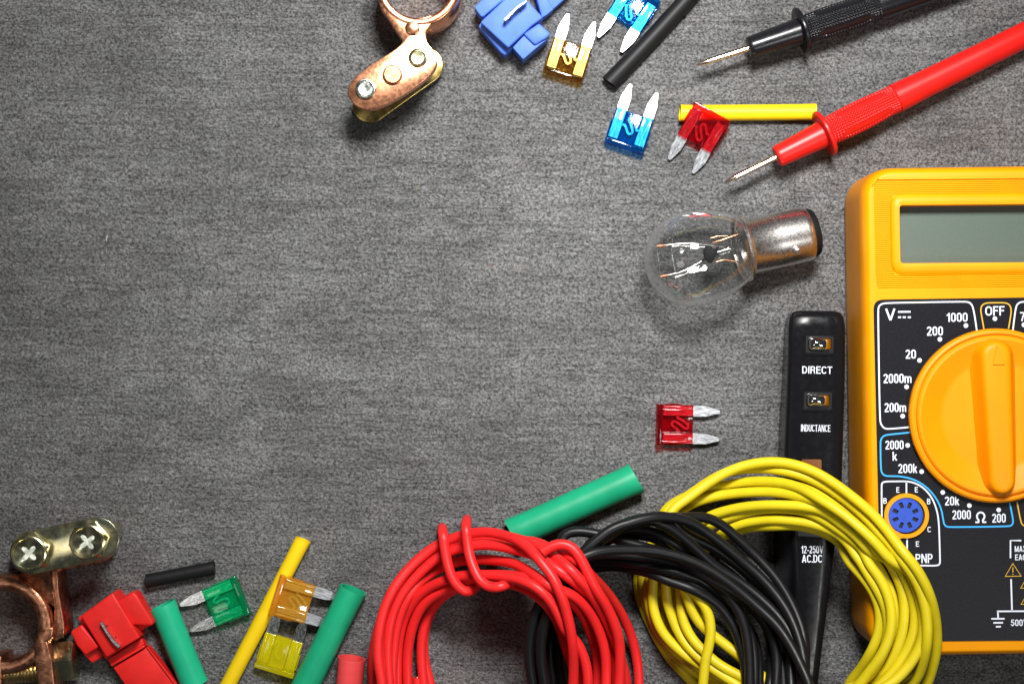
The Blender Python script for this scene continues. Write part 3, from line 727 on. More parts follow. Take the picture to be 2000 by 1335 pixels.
# ------------------------------------------------------------------ blade fuses
def fuse(px, py, ang, col, label, z=0.0, tilt=0.0, steel='steel', roll=0.0, seed=0, s_flip=1):
    """px,py: photo px of the body centre; ang: direction of the blades (degrees, anticlockwise from right)"""
    c = P(px, py, z + 1.9)
    root = empty('blade_fuse', (c.x, c.y, z), label, 'fuse', 'mini blade fuses')
    root.rotation_euler = (Matrix.Rotation(R(ang), 3, 'Z') @ Matrix.Rotation(R(tilt), 3, 'Y') @ Matrix.Rotation(R(roll), 3, 'X')).to_euler()
    cm = FUSE[col]
    # housing: stepped section pushed along the blades, then the head bar
    sec = [(-5.35, .55), (-5.0, .2), (-2.25, .2), (-2.1, .75), (2.1, .75), (2.25, .2), (5.0, .2), (5.35, .55), (5.35, 3.2), (5.0, 3.5), (4.55, 3.5), (4.5, 3.1), (4.2, 3.1), (4.1, 3.5), (2.55, 3.5), (2.3, 3.3), (2.1, 2.75), (-2.1, 2.75), (-2.3, 3.3), (-2.55, 3.5), (-4.1, 3.5), (-4.2, 3.1), (-4.5, 3.1), (-4.55, 3.5), (-5.0, 3.5), (-5.35, 3.2)]
    bm = loft([[Vector((u, v, w_)) for v, w_ in sec] for u in (-3.55, 4.9)])
    bmesh.ops.recalc_face_normals(bm, faces=bm.faces)
    bmesh.ops.bevel(bm, geom=[e for e in bm.edges if e.calc_face_angle(0) > R(30) and max(v.co.z for v in e.verts) > 2.7], offset=.13, segments=2, profile=.5, affect='EDGES', clamp_overlap=True)
    h = obj('housing', bm, cm, root, local=True, smooth=25)
    bm = prism([(-4.95, -5.6), (-3.58, -5.6), (-3.58, 5.6), (-4.95, 5.6)], 0, 3.8, .25, 2)
    obj('head', bm, cm, h, local=True)
    # little moulded posts on the flanks
    for s in (-1, 1):
        bm = prism([(-2.6, s * 5.38), (1.4, s * 5.38), (1.4, s * 5.62), (-2.6, s * 5.62)], .8, 3.0, .06, 1)
        obj('side_rib', bm, cm, h, local=True)
    for s in (-1, 1):
        v0 = s * 3.75; hw = 1.5
        pts = [(-3.1, v0 - hw * .9), (4.85, v0 - hw * .9), (4.95, v0 - hw), (8.3, v0 - hw), (11.9, v0 - hw * .42), (12.25, v0 - hw * .28), (12.25, v0 + hw * .14), (11.9, v0 + hw * .30), (8.3, v0 + hw), (4.95, v0 + hw), (4.85, v0 + hw * .9), (-3.1, v0 + hw * .9)]
        obj('blade', prism(pts, 1.5, 2.25, .06, 1), M[steel], root, local=True, smooth=30)
    q = [(1.0, -2.4), (.7, -1.9), (1.6, -1.5), (3.3, -.3), (3.75, .35), (3.5, .95), (2.9, 1.0), (1.7, .1), (.1, -.85), (-.5, -.75), (-.8, -.2), (-.5, .35), (.8, 1.3), (1.2, 1.8), (1.0, 2.4)]
    if col in ('green', 'yellow'):
        q = [(1.0, -2.4), (2.6, -1.8), (3.2, -1.3), (2.9, -.8), (.2, -.9), (-.7, -.5), (-.9, 0), (-.7, .5), (.2, .95), (3.2, 1.0), (3.7, 1.4), (3.0, 1.9), (1.5, 2.4)]
    q = [(a, s_flip * b_) for a, b_ in q]
    path = catmull([(a, b_, 0) for a, b_ in q], .35)
    obj('fuse_element', ribbon([(p[0], p[1]) for p in path], .62, 1.7, .4), M[steel], root, local=True, smooth=0)
    return root
fuse(1108.5, 118.5, 72.5, 'brown', 'clear brown fuse with blades up, beside the blue connector')
fuse(1238, 14, 237.5, 'blue', 'clear blue fuse cut by the top edge, blades pointing down left')
fuse(1229, 256, 71.5, 'blue', 'clear blue fuse standing alone below the black tube, blades up')
fuse(1376, 246, 240.5, 'red', 'clear red fuse lying across the short yellow tube', z=1.6, tilt=12)
fuse(1317.5, 828.5, -1.0, 'red', 'clear red fuse below the bulb, blades pointing right', s_flip=-1)
fuse(442, 1173, 202.4, 'green', 'clear green fuse beside the short black tube', steel='steel_mirror')
fuse(545.5, 1277.5, 73, 'yellow', 'clear yellow fuse between the yellow and green tubes at the bottom', steel='steel_mirror')
fuse(568, 1169, -17.5, 'orange', 'clear orange fuse leaning on the long yellow tube', z=3.6, tilt=12.5, s_flip=-1)

# ------------------------------------------------------------------ test probes
def probe(tip, far, col, label, zt, zf, marks):
    """axis from tip to far (photo px) ; marks: px distances from the tip along the axis"""
    A = P(*tip, zt); B_ = P(*far, zf); d_ = (B_ - A).normalized(); Ltot = (B_ - A).length
    mt = M[col + '_probe']; base = P((tip[0] + far[0]) / 2, (tip[1] + far[1]) / 2, 0)
    root = empty('test_probe', (base.x, base.y, 0), label, 'test probe', 'multimeter test probes')
    k = sc(6)
    sh, fl, g0, g1 = [m_ * k for m_ in marks]
    obj('needle', lathe([(0, .05), (.5, .26), (3.2, .78), (3.6, .84), (sh + 2, .84)], A, d_, 20), M['probe_metal'], root, smooth=30)
    bm = lathe([(sh, .9), (sh, 2.4), (sh + .15, 2.75), (sh + .6, 2.95), (sh + 1, 3.0), ((sh + fl) / 2, 3.3), (fl - .3, 3.65)], A, d_, 40)
    obj('nose', bm, mt, root, smooth=40)
    bm = lathe([(fl - .5, 3.2), (fl - .55, 5.9), (fl - .35, 6.3), (fl + .1, 6.45), (fl + .55, 6.3), (fl + .9, 5.7), (fl + 1.2, 3.2)], A, d_, 48)
    obj('finger_guard', bm, mt, root, smooth=40)
    # knurled grip
    nu, nv = 170, 240
    _, u, v = frame(d_); rings = []
    pitch = .84; rows_ = 30
    for i in range(nu + 1):
        t = g0 + (g1 - g0) * i / nu; ring = []
        f = i / nu
        r0 = 3.55 + .35 * math.sin(math.pi * min(f * 1.2, 1)) 
        for j in range(nv):
            th = 2 * math.pi * j / nv
            # smooth oval windows every 90 degrees
            q = ((th / (math.pi / 2)) % 1.0) - .5 + (.0 if col == 'red' else .0)
            oval = ((f - .5) / .36) ** 4 + (q / .2) ** 4
            kn = max(0, math.sin(math.pi * (t - g0) / pitch)) ** 1 if False else abs(math.sin(math.pi * (t - g0) / pitch)) ** .7 * abs(math.sin(rows_ * th / 2)) ** .7
            if oval < 1: kn = .12
            if f < .01 or f > .99: kn = 0
            r_ = r0 + .34 * kn
            ring.append(A + d_ * t + u * (r_ * math.cos(th)) + v * (r_ * math.sin(th)))
        rings.append(ring)
    obj('grip', loft(rings), mt, root, smooth=60)
    bm = lathe([(g1 - .3, 3.2), (g1 - .25, 3.95), (g1 + 2, 3.95), (g1 + 8, 3.75), (g1 + 25, 3.55), (Ltot, 3.5), (Ltot + .6, 3.0)], A, d_, 40)
    obj('handle', bm, mt, root, smooth=40)
    return root
probe((1358, 128), (2290, -176.5), 'black', 'black test probe at the top right, needle pointing left, grip cut by the edge', 8.2, 4.2, (110, 218, 226, 378))
probe((1414, 357), (2290, -73), 'red', 'red test probe running from above the multimeter to the right edge', 8.2, 4.0, (114, 219, 228, 376))

# ------------------------------------------------------------------ bulb
ga = P(1362, 503.5, 12.6); gb = P(1597, 452, 8.0); bd = (gb - ga).normalized()
bulb = empty('light_bulb', (ga.x, ga.y, 0), 'clear glass vehicle bulb with metal bayonet base lying on its side above the tester', 'light bulb')
_, bu, bv = frame(bd)                    # bu sideways, bv up-ish
if bv.z < 0: bu, bv = -bu, -bv
prof = []
for k in range(0, 15):
    a = math.pi * (1 - k / 24); prof.append((-1.3 + 12.9 * math.cos(a), 12.75 * math.sin(a)))
prof += [(3.5, 12.2), (6, 11.65), (8.5, 10.8), (10.5, 9.95), (12, 9.2), (13.0, 8.5)]
obj('glass_envelope', lathe(prof, ga, bd, 64, ends=False), M['glass'], bulb, smooth=80)
bm = lathe([(12.3, 8.6), (12.2, 9.0), (12.5, 9.2), (12.9, 9.15), (13.3, 8.6), (13.6, 7.8), (14.2, 7.45), (22, 7.42), (29.5, 7.38), (30.7, 7.3), (31.1, 7.0), (31.1, 5.5)], ga, bd, 64, ends=False)
base_ = obj('bayonet_base', bm, M['nickel'], bulb, smooth=40)
bm = lathe([(30.9, 6.6), (32.2, 6.6), (33.0, 6.2), (33.3, 5.2), (33.3, 0)], ga, bd, 48)
obj('insulator_cap', bm, M['black_metal'], bulb, smooth=40)
for s in (1,):
    pd = (bv * .86 - bu * .50 if True else bv).normalized()
    # choose the side that faces the lower edge of the photo
    if pd.y > 0: pd = (bv * .86 + bu * .50).normalized()
    bm = lathe([(6.9, 1.35), (7.42, 1.3), (7.5, .95), (8.5, .92), (8.72, .7), (8.75, 0)], ga + bd * 25.2, pd, 24)
    obj('bayonet_pin', bm, M['nickel'], base_, smooth=40)
def B3(px, py, z): return P(px, py, z)
def bpart(name, pts, r, mt, n=8): return obj(name, sweep([B3(*p) for p in pts], r, n), mt, bulb, smooth=60)
zb = zm(1230, 380, 4.878)
def bz(x, y, z): return (*zb(x, y), z)
bpart('support_wire', [bz(258, 495, 13), bz(330, 485, 13), bz(450, 468, 13.5), bz(600, 462, 13.5), bz(740, 480, 13), bz(900, 500, 12)], .22, M['nickel'])
bpart('support_wire', [bz(296, 782, 13), bz(360, 768, 13), bz(480, 740, 13.4), bz(590, 690, 13.5), bz(690, 630, 13), bz(860, 570, 12)], .22, M['nickel'])
bpart('support_wire', [bz(405, 420, 11), bz(405, 495, 11), bz(520, 488, 11), bz(700, 500, 11), bz(860, 510, 11)], .13, M['nickel'])
bpart('support_wire', [bz(438, 790, 10), bz(520, 760, 10), bz(640, 700, 10.5), bz(860, 600, 11)], .16, M['nickel'])
for a, b_ in (((258, 495), (345, 482)), ((293, 784), (372, 766)), ((402, 497), (490, 486)), ((432, 792), (500, 766))):
    obj('filament_clamp', sweep([B3(*zb(*a), 13), B3(*zb(*b_), 13)], [.5, .3], 8), M['copper'] if a[0] < 300 else M['nickel'], bulb)
for pts, zz in ((((265, 500), (266, 560), (274, 620), (280, 690), (296, 770)), 13.1), (((398, 500), (402, 560), (412, 620), (422, 680), (436, 745)), 12.6)):
    path = catmull([(*P(*zb(x, y), zz)[:2], zz) for x, y in pts], .09)
    coil = []
    for i, p in enumerate(path):
        a = i * 1.25; coil.append((p[0] + .13 * math.cos(a), p[1], p[2] + .13 * math.sin(a)))
    obj('filament', sweep(coil, .07, 5), M['steel'], bulb, smooth=60)
# blackened bead: disc with a pointed tab
pts = [zb(x, y) for x, y in ((735, 485), (770, 492), (800, 520), (860, 485), (830, 535), (862, 580), (815, 575), (800, 620), (780, 655), (745, 640), (715, 600), (703, 550), (708, 505))]
obj('shield', prism(pp(pts, 14), 12.6, 14.2, .25, 2), M['black_metal'], bulb)
bpart('support_wire', [bz(690, 630, 13.4), bz(730, 610, 13.4)], .3, M['black_metal'])
# pressed stem
obj('glass_stem', lathe([(3.8, .3), (4.2, 1.6), (5.2, 2.4), (7, 2.6), (9, 2.9), (11, 3.8), (12.5, 5.4), (13.2, 6.6)], ga + Vector((0, 0, .2)), bd, 32, ends=False), M['stem_glass'], bulb, smooth=60)
obj('exhaust_tube', lathe([(4.8, .2), (5.0, 1.2), (6.5, 1.6), (8.5, 1.3), (13, 1.3)], ga + Vector((0, 0, .4)), bd, 24, ends=False), M['stem_glass'], bulb, smooth=60)
bpart('lead_wire', [bz(790, 460, 14), bz(900, 425, 14.5), bz(1030, 378, 14)], .24, M['copper'])
bpart('lead_wire', [bz(770, 415, 13), bz(840, 395, 13), bz(930, 395, 13)], .16, M['copper'])
bpart('lead_wire', [bz(820, 640, 13.5), bz(900, 620, 13.5), bz(1030, 640, 13)], .2, M['copper'])

# ------------------------------------------------------------------ splice connectors
def uv_fn(o, du):      # local photo frame: origin px, unit direction of the strap; v is clockwise from it
    du = Vector(du).normalized(); dv = Vector((-du.y, du.x))
    return lambda u, v: (o[0] + du.x * u + dv.x * v, o[1] + du.y * u + dv.y * v)
rc_ = zm(130, 1080, 5.235)
def splice(name_label, mt, f, pieces, blade, strap, origin):
    o = P(*origin, 0)
    root = empty('splice_connector', (o.x, o.y, 0), name_label, 'wire splice connector', 'splice connectors')
    for nm, poly, z0, z1, bev in pieces:
        obj(nm, prism(pp([f(*q) for q in poly], z1), z0, z1, bev, 3), mt, root, smooth=30)
    return root
# red: pieces traced on the enlarged crop
red = splice('red plastic splice connector with open strap, left of the short green tube', M['red_plastic'], rc_, [
    ('body', ((140, 640), (470, 400), (752, 862), (405, 1065)), 2.2, 10.2, .5),
    ('base', ((118, 668), (128, 650), (485, 392), (535, 450), (760, 850), (400, 1085)), 0, 7.0, .4),
    ('channel_lug', ((505, 490), (672, 392), (715, 420), (890, 705), (868, 745), (668, 730)), 3.6, 9.2, .6),
    ('channel_lug', ((500, 500), (672, 400), (880, 722), (720, 812), (650, 760)), 0, 6.4, .4),
    ('channel_lug', ((35, 805), (150, 725), (335, 955), (190, 1045), (100, 940)), 3.4, 9.0, .6),
    ('channel_lug', ((50, 840), (170, 760), (385, 1050), (262, 1122), (180, 1045)), 0, 6.0, .4)], None, None, (205, 1230))
for p in ():
    pass
# blade slot and blade
def splice_blade(root, f, slot, blade_, mt, holes, top=12.2):
    obj('blade_slot', prism(pp([f(*q) for q in slot], 10.3), 9.6, 10.34, .08, 1), mt, root, smooth=0)
    obj('metal_blade', prism(pp([f(*q) for q in blade_], top), 9.5, top, .08, 1), M['steel'], root, smooth=0)
    for x, y in holes:
        c = P(*f(x, y), 10.4); obj('blade_notch', prism(circ(c.x, c.y, .24, 10), 10.3, 10.39), M['hole'], root, smooth=0)
splice_blade(red, rc_, ((350, 690), (375, 662), (565, 915), (540, 965)), ((340, 712), (362, 702), (430, 820), (480, 890), (548, 950), (528, 968), (470, 915), (405, 820)), M['red_plastic'], ((416, 738), (503, 857)))
obj('hinge', prism(pp([rc_(*q) for q in ((415, 1085), (450, 1130), (468, 1128), (795, 930), (775, 880), (750, 868))], 5.2), 1.5, 5.2, .35, 2), M['red_plastic'], red)
obj('hinge', prism(pp([rc_(*q) for q in ((470, 1150), (815, 950), (800, 925), (455, 1120))], 4.2), 1.0, 5.8, .5, 2), M['red_plastic'], red)
obj('strap', prism(pp([rc_(*q) for q in ((478, 1165), (815, 962), (1130, 1360), (1190, 1460), (860, 1680), (620, 1370))], 4.4), 1.2, 4.6, .3, 2), M['red_plastic'], red)
obj('strap_rim', prism(pp([rc_(*q) for q in ((815, 962), (830, 955), (1145, 1350), (1200, 1460), (1180, 1470), (1120, 1365))], 4.9), 1.2, 5.1, .15, 1), M['red_plastic'], red)
bf_ = zm(900, 0, 4.348)
blue = splice('blue plastic splice connector with open strap at the top edge', M['blue_plastic'], bf_, [
    ('body', ((165, 190), (470, -100), (700, 150), (600, 222), (535, 285), (402, 408)), 2.2, 10.2, .5),
    ('base', ((148, 228), (172, 190), (250, 130), (480, -90), (700, 170), (540, 310), (375, 472), (340, 445)), 0, 6.6, .45),
    ('channel_lug', ((112, 62), (260, -75), (360, 5), (185, 148), (165, 135)), 3.4, 8.8, .5),
    ('channel_lug', ((120, 90), (260, -60), (400, 20), (205, 190)), 0, 6.0, .4),
    ('channel_lug', ((530, 288), (665, 195), (762, 285), (735, 320), (628, 385)), 3.4, 9.4, .6),
    ('channel_lug', ((440, 405), (535, 300), (640, 380), (740, 330), (690, 370), (530, 505)), 0.5, 8.4, .5)], None, None, (1000, 50))
splice_blade(blue, bf_, ((350, 200), (555, 15), (575, 35), (375, 222)), ((362, 168), (376, 150), (470, 60), (556, 2), (562, 16), (480, 76), (380, 180)), M['blue_plastic'], ((420, 168), (507, 98)), 14.0)
obj('hinge', prism(pp([bf_(*q) for q in ((600, -150), (690, 155), (730, 130), (790, 80), (640, -180))], 5.2), 1.0, 5.4, .4, 2), M['blue_plastic'], blue)
obj('strap', prism(pp([bf_(*q) for q in ((690, -120), (720, 135), (870, 5), (1000, -130), (840, -320))], 4.4), 1.2, 4.6, .3, 2), M['blue_plastic'], blue)

# ------------------------------------------------------------------ battery clamps
def head_hex(name, cx, cy, z0, z1, r, mt, parent, cross=True, n=6, ph=0.2):
    """bolt head: hexagon base, round dished flange on top with a cross recess"""
    rings_ = []
    for z, r_, mix in ((z0, r * 1.12, 0), (z1 - 2.0, r * 1.10, 0), (z1 - 1.5, r * 1.04, .35), (z1 - .8, r * 1.0, 1), (z1 - .15, r * .99, 1), (z1, r * .93, 1), (z1 - .08, r * .84, 1), (z1 - .55, r * .79, 1)):
        ring = []
        for k in range(48):
            a = 2 * math.pi * k / 48 + ph
            hexr = r_ * math.cos(math.pi / 6) / math.cos(((a - ph) % (math.pi / 3)) - math.pi / 6) * 1.04
            rr_ = hexr * (1 - mix) + r_ * mix
            ring.append(Vector((cx + rr_ * math.cos(a), cy + rr_ * math.sin(a), z)))
        rings_.append(ring)
    bm = loft(rings_, closed_ends=False)
    hd = obj(name, bm, mt, parent, smooth=35)
    star = []
    for k in range(32):
        a = 2 * math.pi * k / 32 + ph + .5
        c4 = abs(math.cos(2 * (a - ph - .5)))
        star.append((cx + r * (.17 + .34 * c4 ** 1.8) * math.cos(a), cy + r * (.17 + .34 * c4 ** 1.8) * math.sin(a)))
    bm = loft([[Vector((x, y, z1 - .45)) for x, y in circ(cx, cy, r * .82, 32, ph + .5)], [Vector((cx + (x - cx) * 1.0 + (cx + r * .6 * math.cos(ph + .5 + 2 * math.pi * k / 32) - x) * .5, cy + (y - cy) + (cy + r * .6 * math.sin(ph + .5 + 2 * math.pi * k / 32) - y) * .5, z1 - .85)) for k, (x, y) in enumerate(star)], [Vector((x, y, z1 - .98)) for x, y in star]], closed_ends=False)
    obj('head_face', bm, mt, hd, smooth=30)
    bm = loft([[Vector((x, y, z1 - .96)) for x, y in star], [Vector((cx + (x - cx) * .35, cy + (y - cy) * .4, z1 - 1.9)) for x, y in star]], closed_ends=True)
    obj('cross_recess', bm, M['zinc'], hd, smooth=60)
    return hd
# --- clamp at the top
cz = zm(640, 0, 5.133)
CT = 19.0
o = P(800, 110, 0)
cl = empty('battery_clamp', (o.x, o.y, 0), 'bright copper battery clamp at the top edge, flat plate up with zinc bar beneath', 'battery clamp', 'battery terminal clamps')
ctr = P(*cz(905, -159), CT)
poly = smooth_closed([cz(*q) for q in ((520, 60), (600, 180), (680, 310), (737, 395), (728, 450), (600, 545), (430, 650), (270, 780), (212, 870), (200, 950), (250, 1030), (340, 1088), (430, 1100), (540, 1070), (700, 990), (860, 890), (1000, 780), (1080, 680), (1092, 590), (1050, 490), (1000, 425), (985, 330), (1040, 240), (1060, 150), (880, 190), (740, 150), (640, 60), (560, -20))], 3)
obj('plate', prism(pp(poly, CT), 15.2, CT, .55, 2), M['copper'], cl, smooth=50)
# ring: tall annulus
r_in, r_out = 8.95, 11.2
prof = [(4.0, r_in + .1), (CT - .25, r_in), (CT + .05, r_in + .3), (CT + .05, r_out - .4), (CT - .3, r_out), (4.2, r_out + .25), (4.0, r_out)]
bm = lathe(prof + prof[:1], (ctr.x, ctr.y, 0), (0, 0, 1), 72, ends=False)
bmesh.ops.remove_doubles(bm, verts=bm.verts, dist=1e-4)
obj('terminal_ring', bm, M['copper'], cl, smooth=50)
for (x, y, r, h) in ((850, 280, 72, .7), (650, 745, 96, 1.3)):
    c = P(*cz(x, y), CT + h); R_ = r / 5.133 * sc(CT)
    obj('rivet', lathe([(CT - .2, R_ * 1.12), (CT + .03, R_ * 1.1), (CT + .05, R_), (CT + h * .8, R_ * .97), (CT + h, R_ * .86), (CT + h, 0)], (c.x, c.y, 0), (0, 0, 1), 28), M['copper'], cl, smooth=35)
for (x, y, r, mm) in ((380, 893, 104, 'zinc'), (905, 578, 96, 'zinc_yellow')):
    c = P(*cz(x, y), CT + .5); R_ = r / 5.133 * sc(CT)
    obj('bolt', lathe([(2.0, R_), (CT + .5, R_), (CT + .95, R_ * .93), (CT + 1.0, R_ * .84), (CT + .75, R_ * .72), (CT + .45, R_ * .66), (CT + .4, R_ * .3), (CT + .4, 0)], (c.x, c.y, 0), (0, 0, 1), 40), M[mm], cl, smooth=35)
sa, sb = P(*cz(425, 1055), 4.4), P(*cz(985, 652), 4.4)
bar = obj('zinc_bar', prism(stadium(sa, sb, 178 / 5.133 * sc(4)), 3.0, 4.4, .35, 2), M['zinc_amber'], cl, smooth=40)
obj('cable_saddle', prism(stadium(P(*cz(400, 960), 10), P(*cz(950, 620), 10), 3.6), 4.5, 15.1, .4, 2), M['zinc_amber'], cl, smooth=40)
for q in ((425, 1055), (985, 652)):
    c = P(*cz(*q), 1.5); obj('bolt_head', prism(circ(c.x, c.y, 4.6, 6, .3), 0, 2.9, .3, 2), M['zinc'], cl, smooth=30)

# --- clamp at the bottom left
c2z = zm(0, 990, 3.868)
o = P(90, 1190, 0)
cl2 = empty('battery_clamp', (o.x, o.y, 0), 'dark copper battery clamp in the lower left corner under a two bolt zinc bar', 'battery clamp', 'battery terminal clamps')
BZ = 21.5
rs = 165 / 3.868 * sc(BZ)
sa, sb = P(*c2z(236, 343), BZ), P(*c2z(735, 240), BZ)
obj('zinc_bar', prism(stadium(sa, sb, rs), BZ - 1.3, BZ, .3, 2), M['zinc_yellow'], cl2, smooth=40)
hl = P(*c2z(208, 352), BZ + 4); hr = P(*c2z(650, 265), BZ + 4)
head_hex('bolt_head', hl.x, hl.y, BZ - .2, BZ + 3.6, 4.7, M['zinc_yellow'], cl2, ph=.35)
head_hex('bolt_head', hr.x, hr.y, BZ - .2, BZ + 3.6, 4.6, M['zinc_yellow'], cl2, ph=.2)
for q in ((236, 343), (735, 240)):
    c = P(*c2z(*q), BZ); obj('bolt', lathe([(1.5, 2.6), (BZ - 1.2, 2.6)], (c.x, c.y, 0), (0, 0, 1), 24), M['zinc_yellow'], cl2)
obj('clamp_plate', prism(stadium(P(*c2z(250, 360), 5), P(*c2z(730, 262), 5), 5.6), 3.0, 7.2, .5, 2), M['copper_dark'], cl2, smooth=40)
obj('bolt_saddle', prism(stadium(P(*c2z(300, 345), 12), P(*c2z(640, 280), 12), 3.2), 7.3, BZ - 1.4, .3, 2), M['copper_dark'], cl2, smooth=40)
# ring with tall wall
rcx = P(*c2z(18, 895), 14); ri, ro = 9.55, 13.0
prof = [(2.0, ri + .1), (13.6, ri), (14.0, ri + .35), (14.0, ro - .5), (13.5, ro), (2.2, ro + .2), (2.0, ro)]
bm = lathe(prof + prof[:1], (rcx.x, rcx.y, 0), (0, 0, 1), 72, ends=False); bmesh.ops.remove_doubles(bm, verts=bm.verts, dist=1e-4)
obj('terminal_ring', bm, M['copper_dark'], cl2, smooth=50)
# web between bar and ring: sloping curved face plus flat post
post = smooth_closed([c2z(*q) for q in ((372, 470), (432, 470), (442, 620), (462, 740), (484, 870), (486, 960), (450, 990), (402, 1005), (398, 900), (410, 760), (392, 640), (372, 560))], 2)
obj('post', prism(pp(post, 12.2), 2.0, 12.2, .5, 2), M['copper_dark'], cl2, smooth=50)
web = []
for t in np.linspace(0, 1, 7):
    a = Vector((*c2z(150, 500), 0)).lerp(Vector((*c2z(375, 480), 0)), t)
    b__ = Vector((*c2z(130, 560), 0)).lerp(Vector((*c2z(412, 750), 0)), t)
    mid = (a + b__) / 2 + Vector((12 * math.sin(math.pi * t), -8 * math.sin(math.pi * t), 0))
    web.append([P(a.x, a.y, 15.5 - 1.5 * t), P(mid.x, mid.y, 13.2 - t), P(b__.x, b__.y, 12.6 - t), P(b__.x, b__.y, 3), P(mid.x, mid.y, 2.5), P(a.x, a.y, 2)])
obj('web', loft(web), M['copper_dark'], cl2, smooth=60)
lug = [c2z(*q) for q in ((300, 905), (402, 905), (400, 985), (356, 1018), (372, 1080), (392, 1150), (412, 1340), (420, 1500), (300, 1500), (285, 1335), (262, 1180), (250, 1050), (280, 980))]
obj('lug', prism(pp(lug, 14.2), 2.2, 14.25, .5, 2), M['copper_dark'], cl2, smooth=40)
lug2 = [c2z(*q) for q in ((-10, 1125), (8, 1125), (10, 1330), (5, 1500), (-80, 1500), (-80, 1125))]
obj('lug', prism(pp(lug2, 14.2), 2.2, 14.2, .4, 2), M['copper_dark'], cl2, smooth=40)
# threaded bolt through the lugs
ta = P(*c2z(-60, 1262), 10); tb = P(*c2z(420, 1222), 10); td = (tb - ta).normalized(); TL = (tb - ta).length
prof = []; t = 0; pitch = .93
while t < TL - 2: prof += [(t, 2.65), (t + pitch * .42, 3.05), (t + pitch * .58, 3.05)]; t += pitch
prof += [(TL, 2.65)]
obj('threaded_bolt', lathe(prof, ta, td, 32), M['brass'], cl2, smooth=25)
na = P(*c2z(395, 1168), 7); nd = (P(*c2z(590, 1150), 7) - na).normalized()
obj('nut', lathe([(0, 4.2), (.3, 5.6), (1.0, 6.0), (5.9, 6.0), (6.6, 5.5), (6.7, 0)], P(*c2z(392, 1172), 7.2), nd, 6, phase=.35), M['zinc_yellow'], cl2, smooth=20)

# ------------------------------------------------------------------ wire coils
WR = 1.34
def inside_h(x, y):
    """height of boxy things under a point"""
    h = np.zeros_like(x)
    c, s = math.cos(-m_rot), math.sin(-m_rot)
    u = (x - mc[0]) * c - (y - mc[1]) * s; v = (x - mc[0]) * s + (y - mc[1]) * c
    inm = (np.abs(u) < MW / 2 + .6) & (np.abs(v) < ML / 2 + .6)
    h = np.where(inm, 27.35, h)
    hx = P(1590, 1000, 10)
    yy = 667.5 - y / sc(12); xl = np.interp(yy, [r[0] for r in rows], [r[1] for r in rows]); xr = np.interp(yy, [r[0] for r in rows], [r[2] for r in rows])
    px = 1000 + x / sc(12)
    h = np.where((px > xl - 8) & (px < xr + 8) & (yy > 600) & (yy < 1500), np.maximum(h, TZ + .25), h)
    return h
rA = zm(700, 995, 3.927); rB = zm(980, 995, 3.927); gG = zm(1020, 980, 3.448); eE = zm(1300, 985, 3.814); dD = zm(1200, 1085, 5.34)
hH = zm(1220, 880, 2.934); fF = zm(1270, 885, 6.06); jJ = zm(1600, 1085, 5.34); iI = zm(1540, 885, 5.803)
def pts(*chunks):
    out = []
    for f, l in chunks: out += [f(*q) for q in l]
    return out
ID = lambda x, y: (x, y)
strands = []      # (coil, px points, closed, options)
def add(coil, p, closed=True, **kw): strands.append((coil, p, closed, kw))
# lower arcs outside the photo close every turn
def arc(cx, cy, rx, ry, a0, a1, n=7): return [(cx + rx * math.cos(R(a)), cy + ry * math.sin(R(a))) for a in np.linspace(a0, a1, n)]
# ---- yellow (lowest), laid from bottom to top
Y = 'yellow'
def yarc(rx, ry, a0=75, a1=110): return []
add(Y, pts((dD, [(255, 150), (240, 260), (262, 420), (310, 560), (380, 720), (470, 900), (590, 1080), (720, 1220), (860, 1360)]), (ID, [(1400, 1385), (1480, 1432), (1570, 1450), (1660, 1425), (1740, 1375)]),
           (jJ, [(900, 1335), (985, 1150), (1045, 950), (1060, 800), (1040, 560), (960, 330), (850, 130)]), (hH, [(1560, 640), (1440, 510), (1330, 400), (1190, 300), (1060, 225), (900, 190), (720, 195), (560, 240), (420, 290), (300, 350)]), (ID, [(1290, 1040), (1262, 1080)])))
add(Y, pts((dD, [(300, 130), (290, 260), (310, 420), (350, 560), (430, 740), (520, 900), (650, 1060), (800, 1180), (960, 1290)]), (ID, [(1410, 1350), (1500, 1392), (1590, 1402), (1650, 1370)]),
           (jJ, [(300, 1335), (400, 1220), (490, 1090), (570, 940), (620, 800), (636, 650), (610, 480), (520, 300), (400, 155), (290, 35)]), (hH, [(1240, 530), (1150, 470), (1060, 440), (960, 425), (850, 430), (720, 435), (600, 470), (500, 510)]), (ID, [(1330, 1075), (1280, 1090)])))
add(Y, pts((dD, [(500, 200), (485, 330), (492, 500), (535, 660), (600, 800), (700, 940), (840, 1080), (1000, 1200), (1180, 1320)]), (ID, [(1450, 1365), (1530, 1390), (1620, 1375)]),
           (jJ, [(500, 1300), (600, 1170), (700, 1020), (770, 850), (792, 700), (792, 550), (750, 370), (670, 200), (560, 40)]), (hH, [(1390, 600), (1270, 490), (1160, 410), (1040, 350), (900, 325), (760, 330), (640, 360), (520, 400)]), (ID, [(1350, 1040), (1308, 1080)])))
add(Y, pts((dD, [(620, 330), (620, 500), (680, 660), (760, 800), (880, 960), (1010, 1080), (1180, 1200), (1380, 1320)]), (ID, [(1490, 1350), (1560, 1372), (1630, 1350)]),
           (jJ, [(440, 1335), (530, 1230), (620, 1100), (690, 950), (722, 800), (716, 650), (680, 500), (600, 340), (500, 175), (390, -10)]), (hH, [(1335, 620), (1290, 540), (1230, 480), (1150, 440), (1050, 412), (940, 398), (850, 392), (740, 402), (640, 425), (560, 470)]), (ID, [(1375, 1075), (1330, 1115)])))
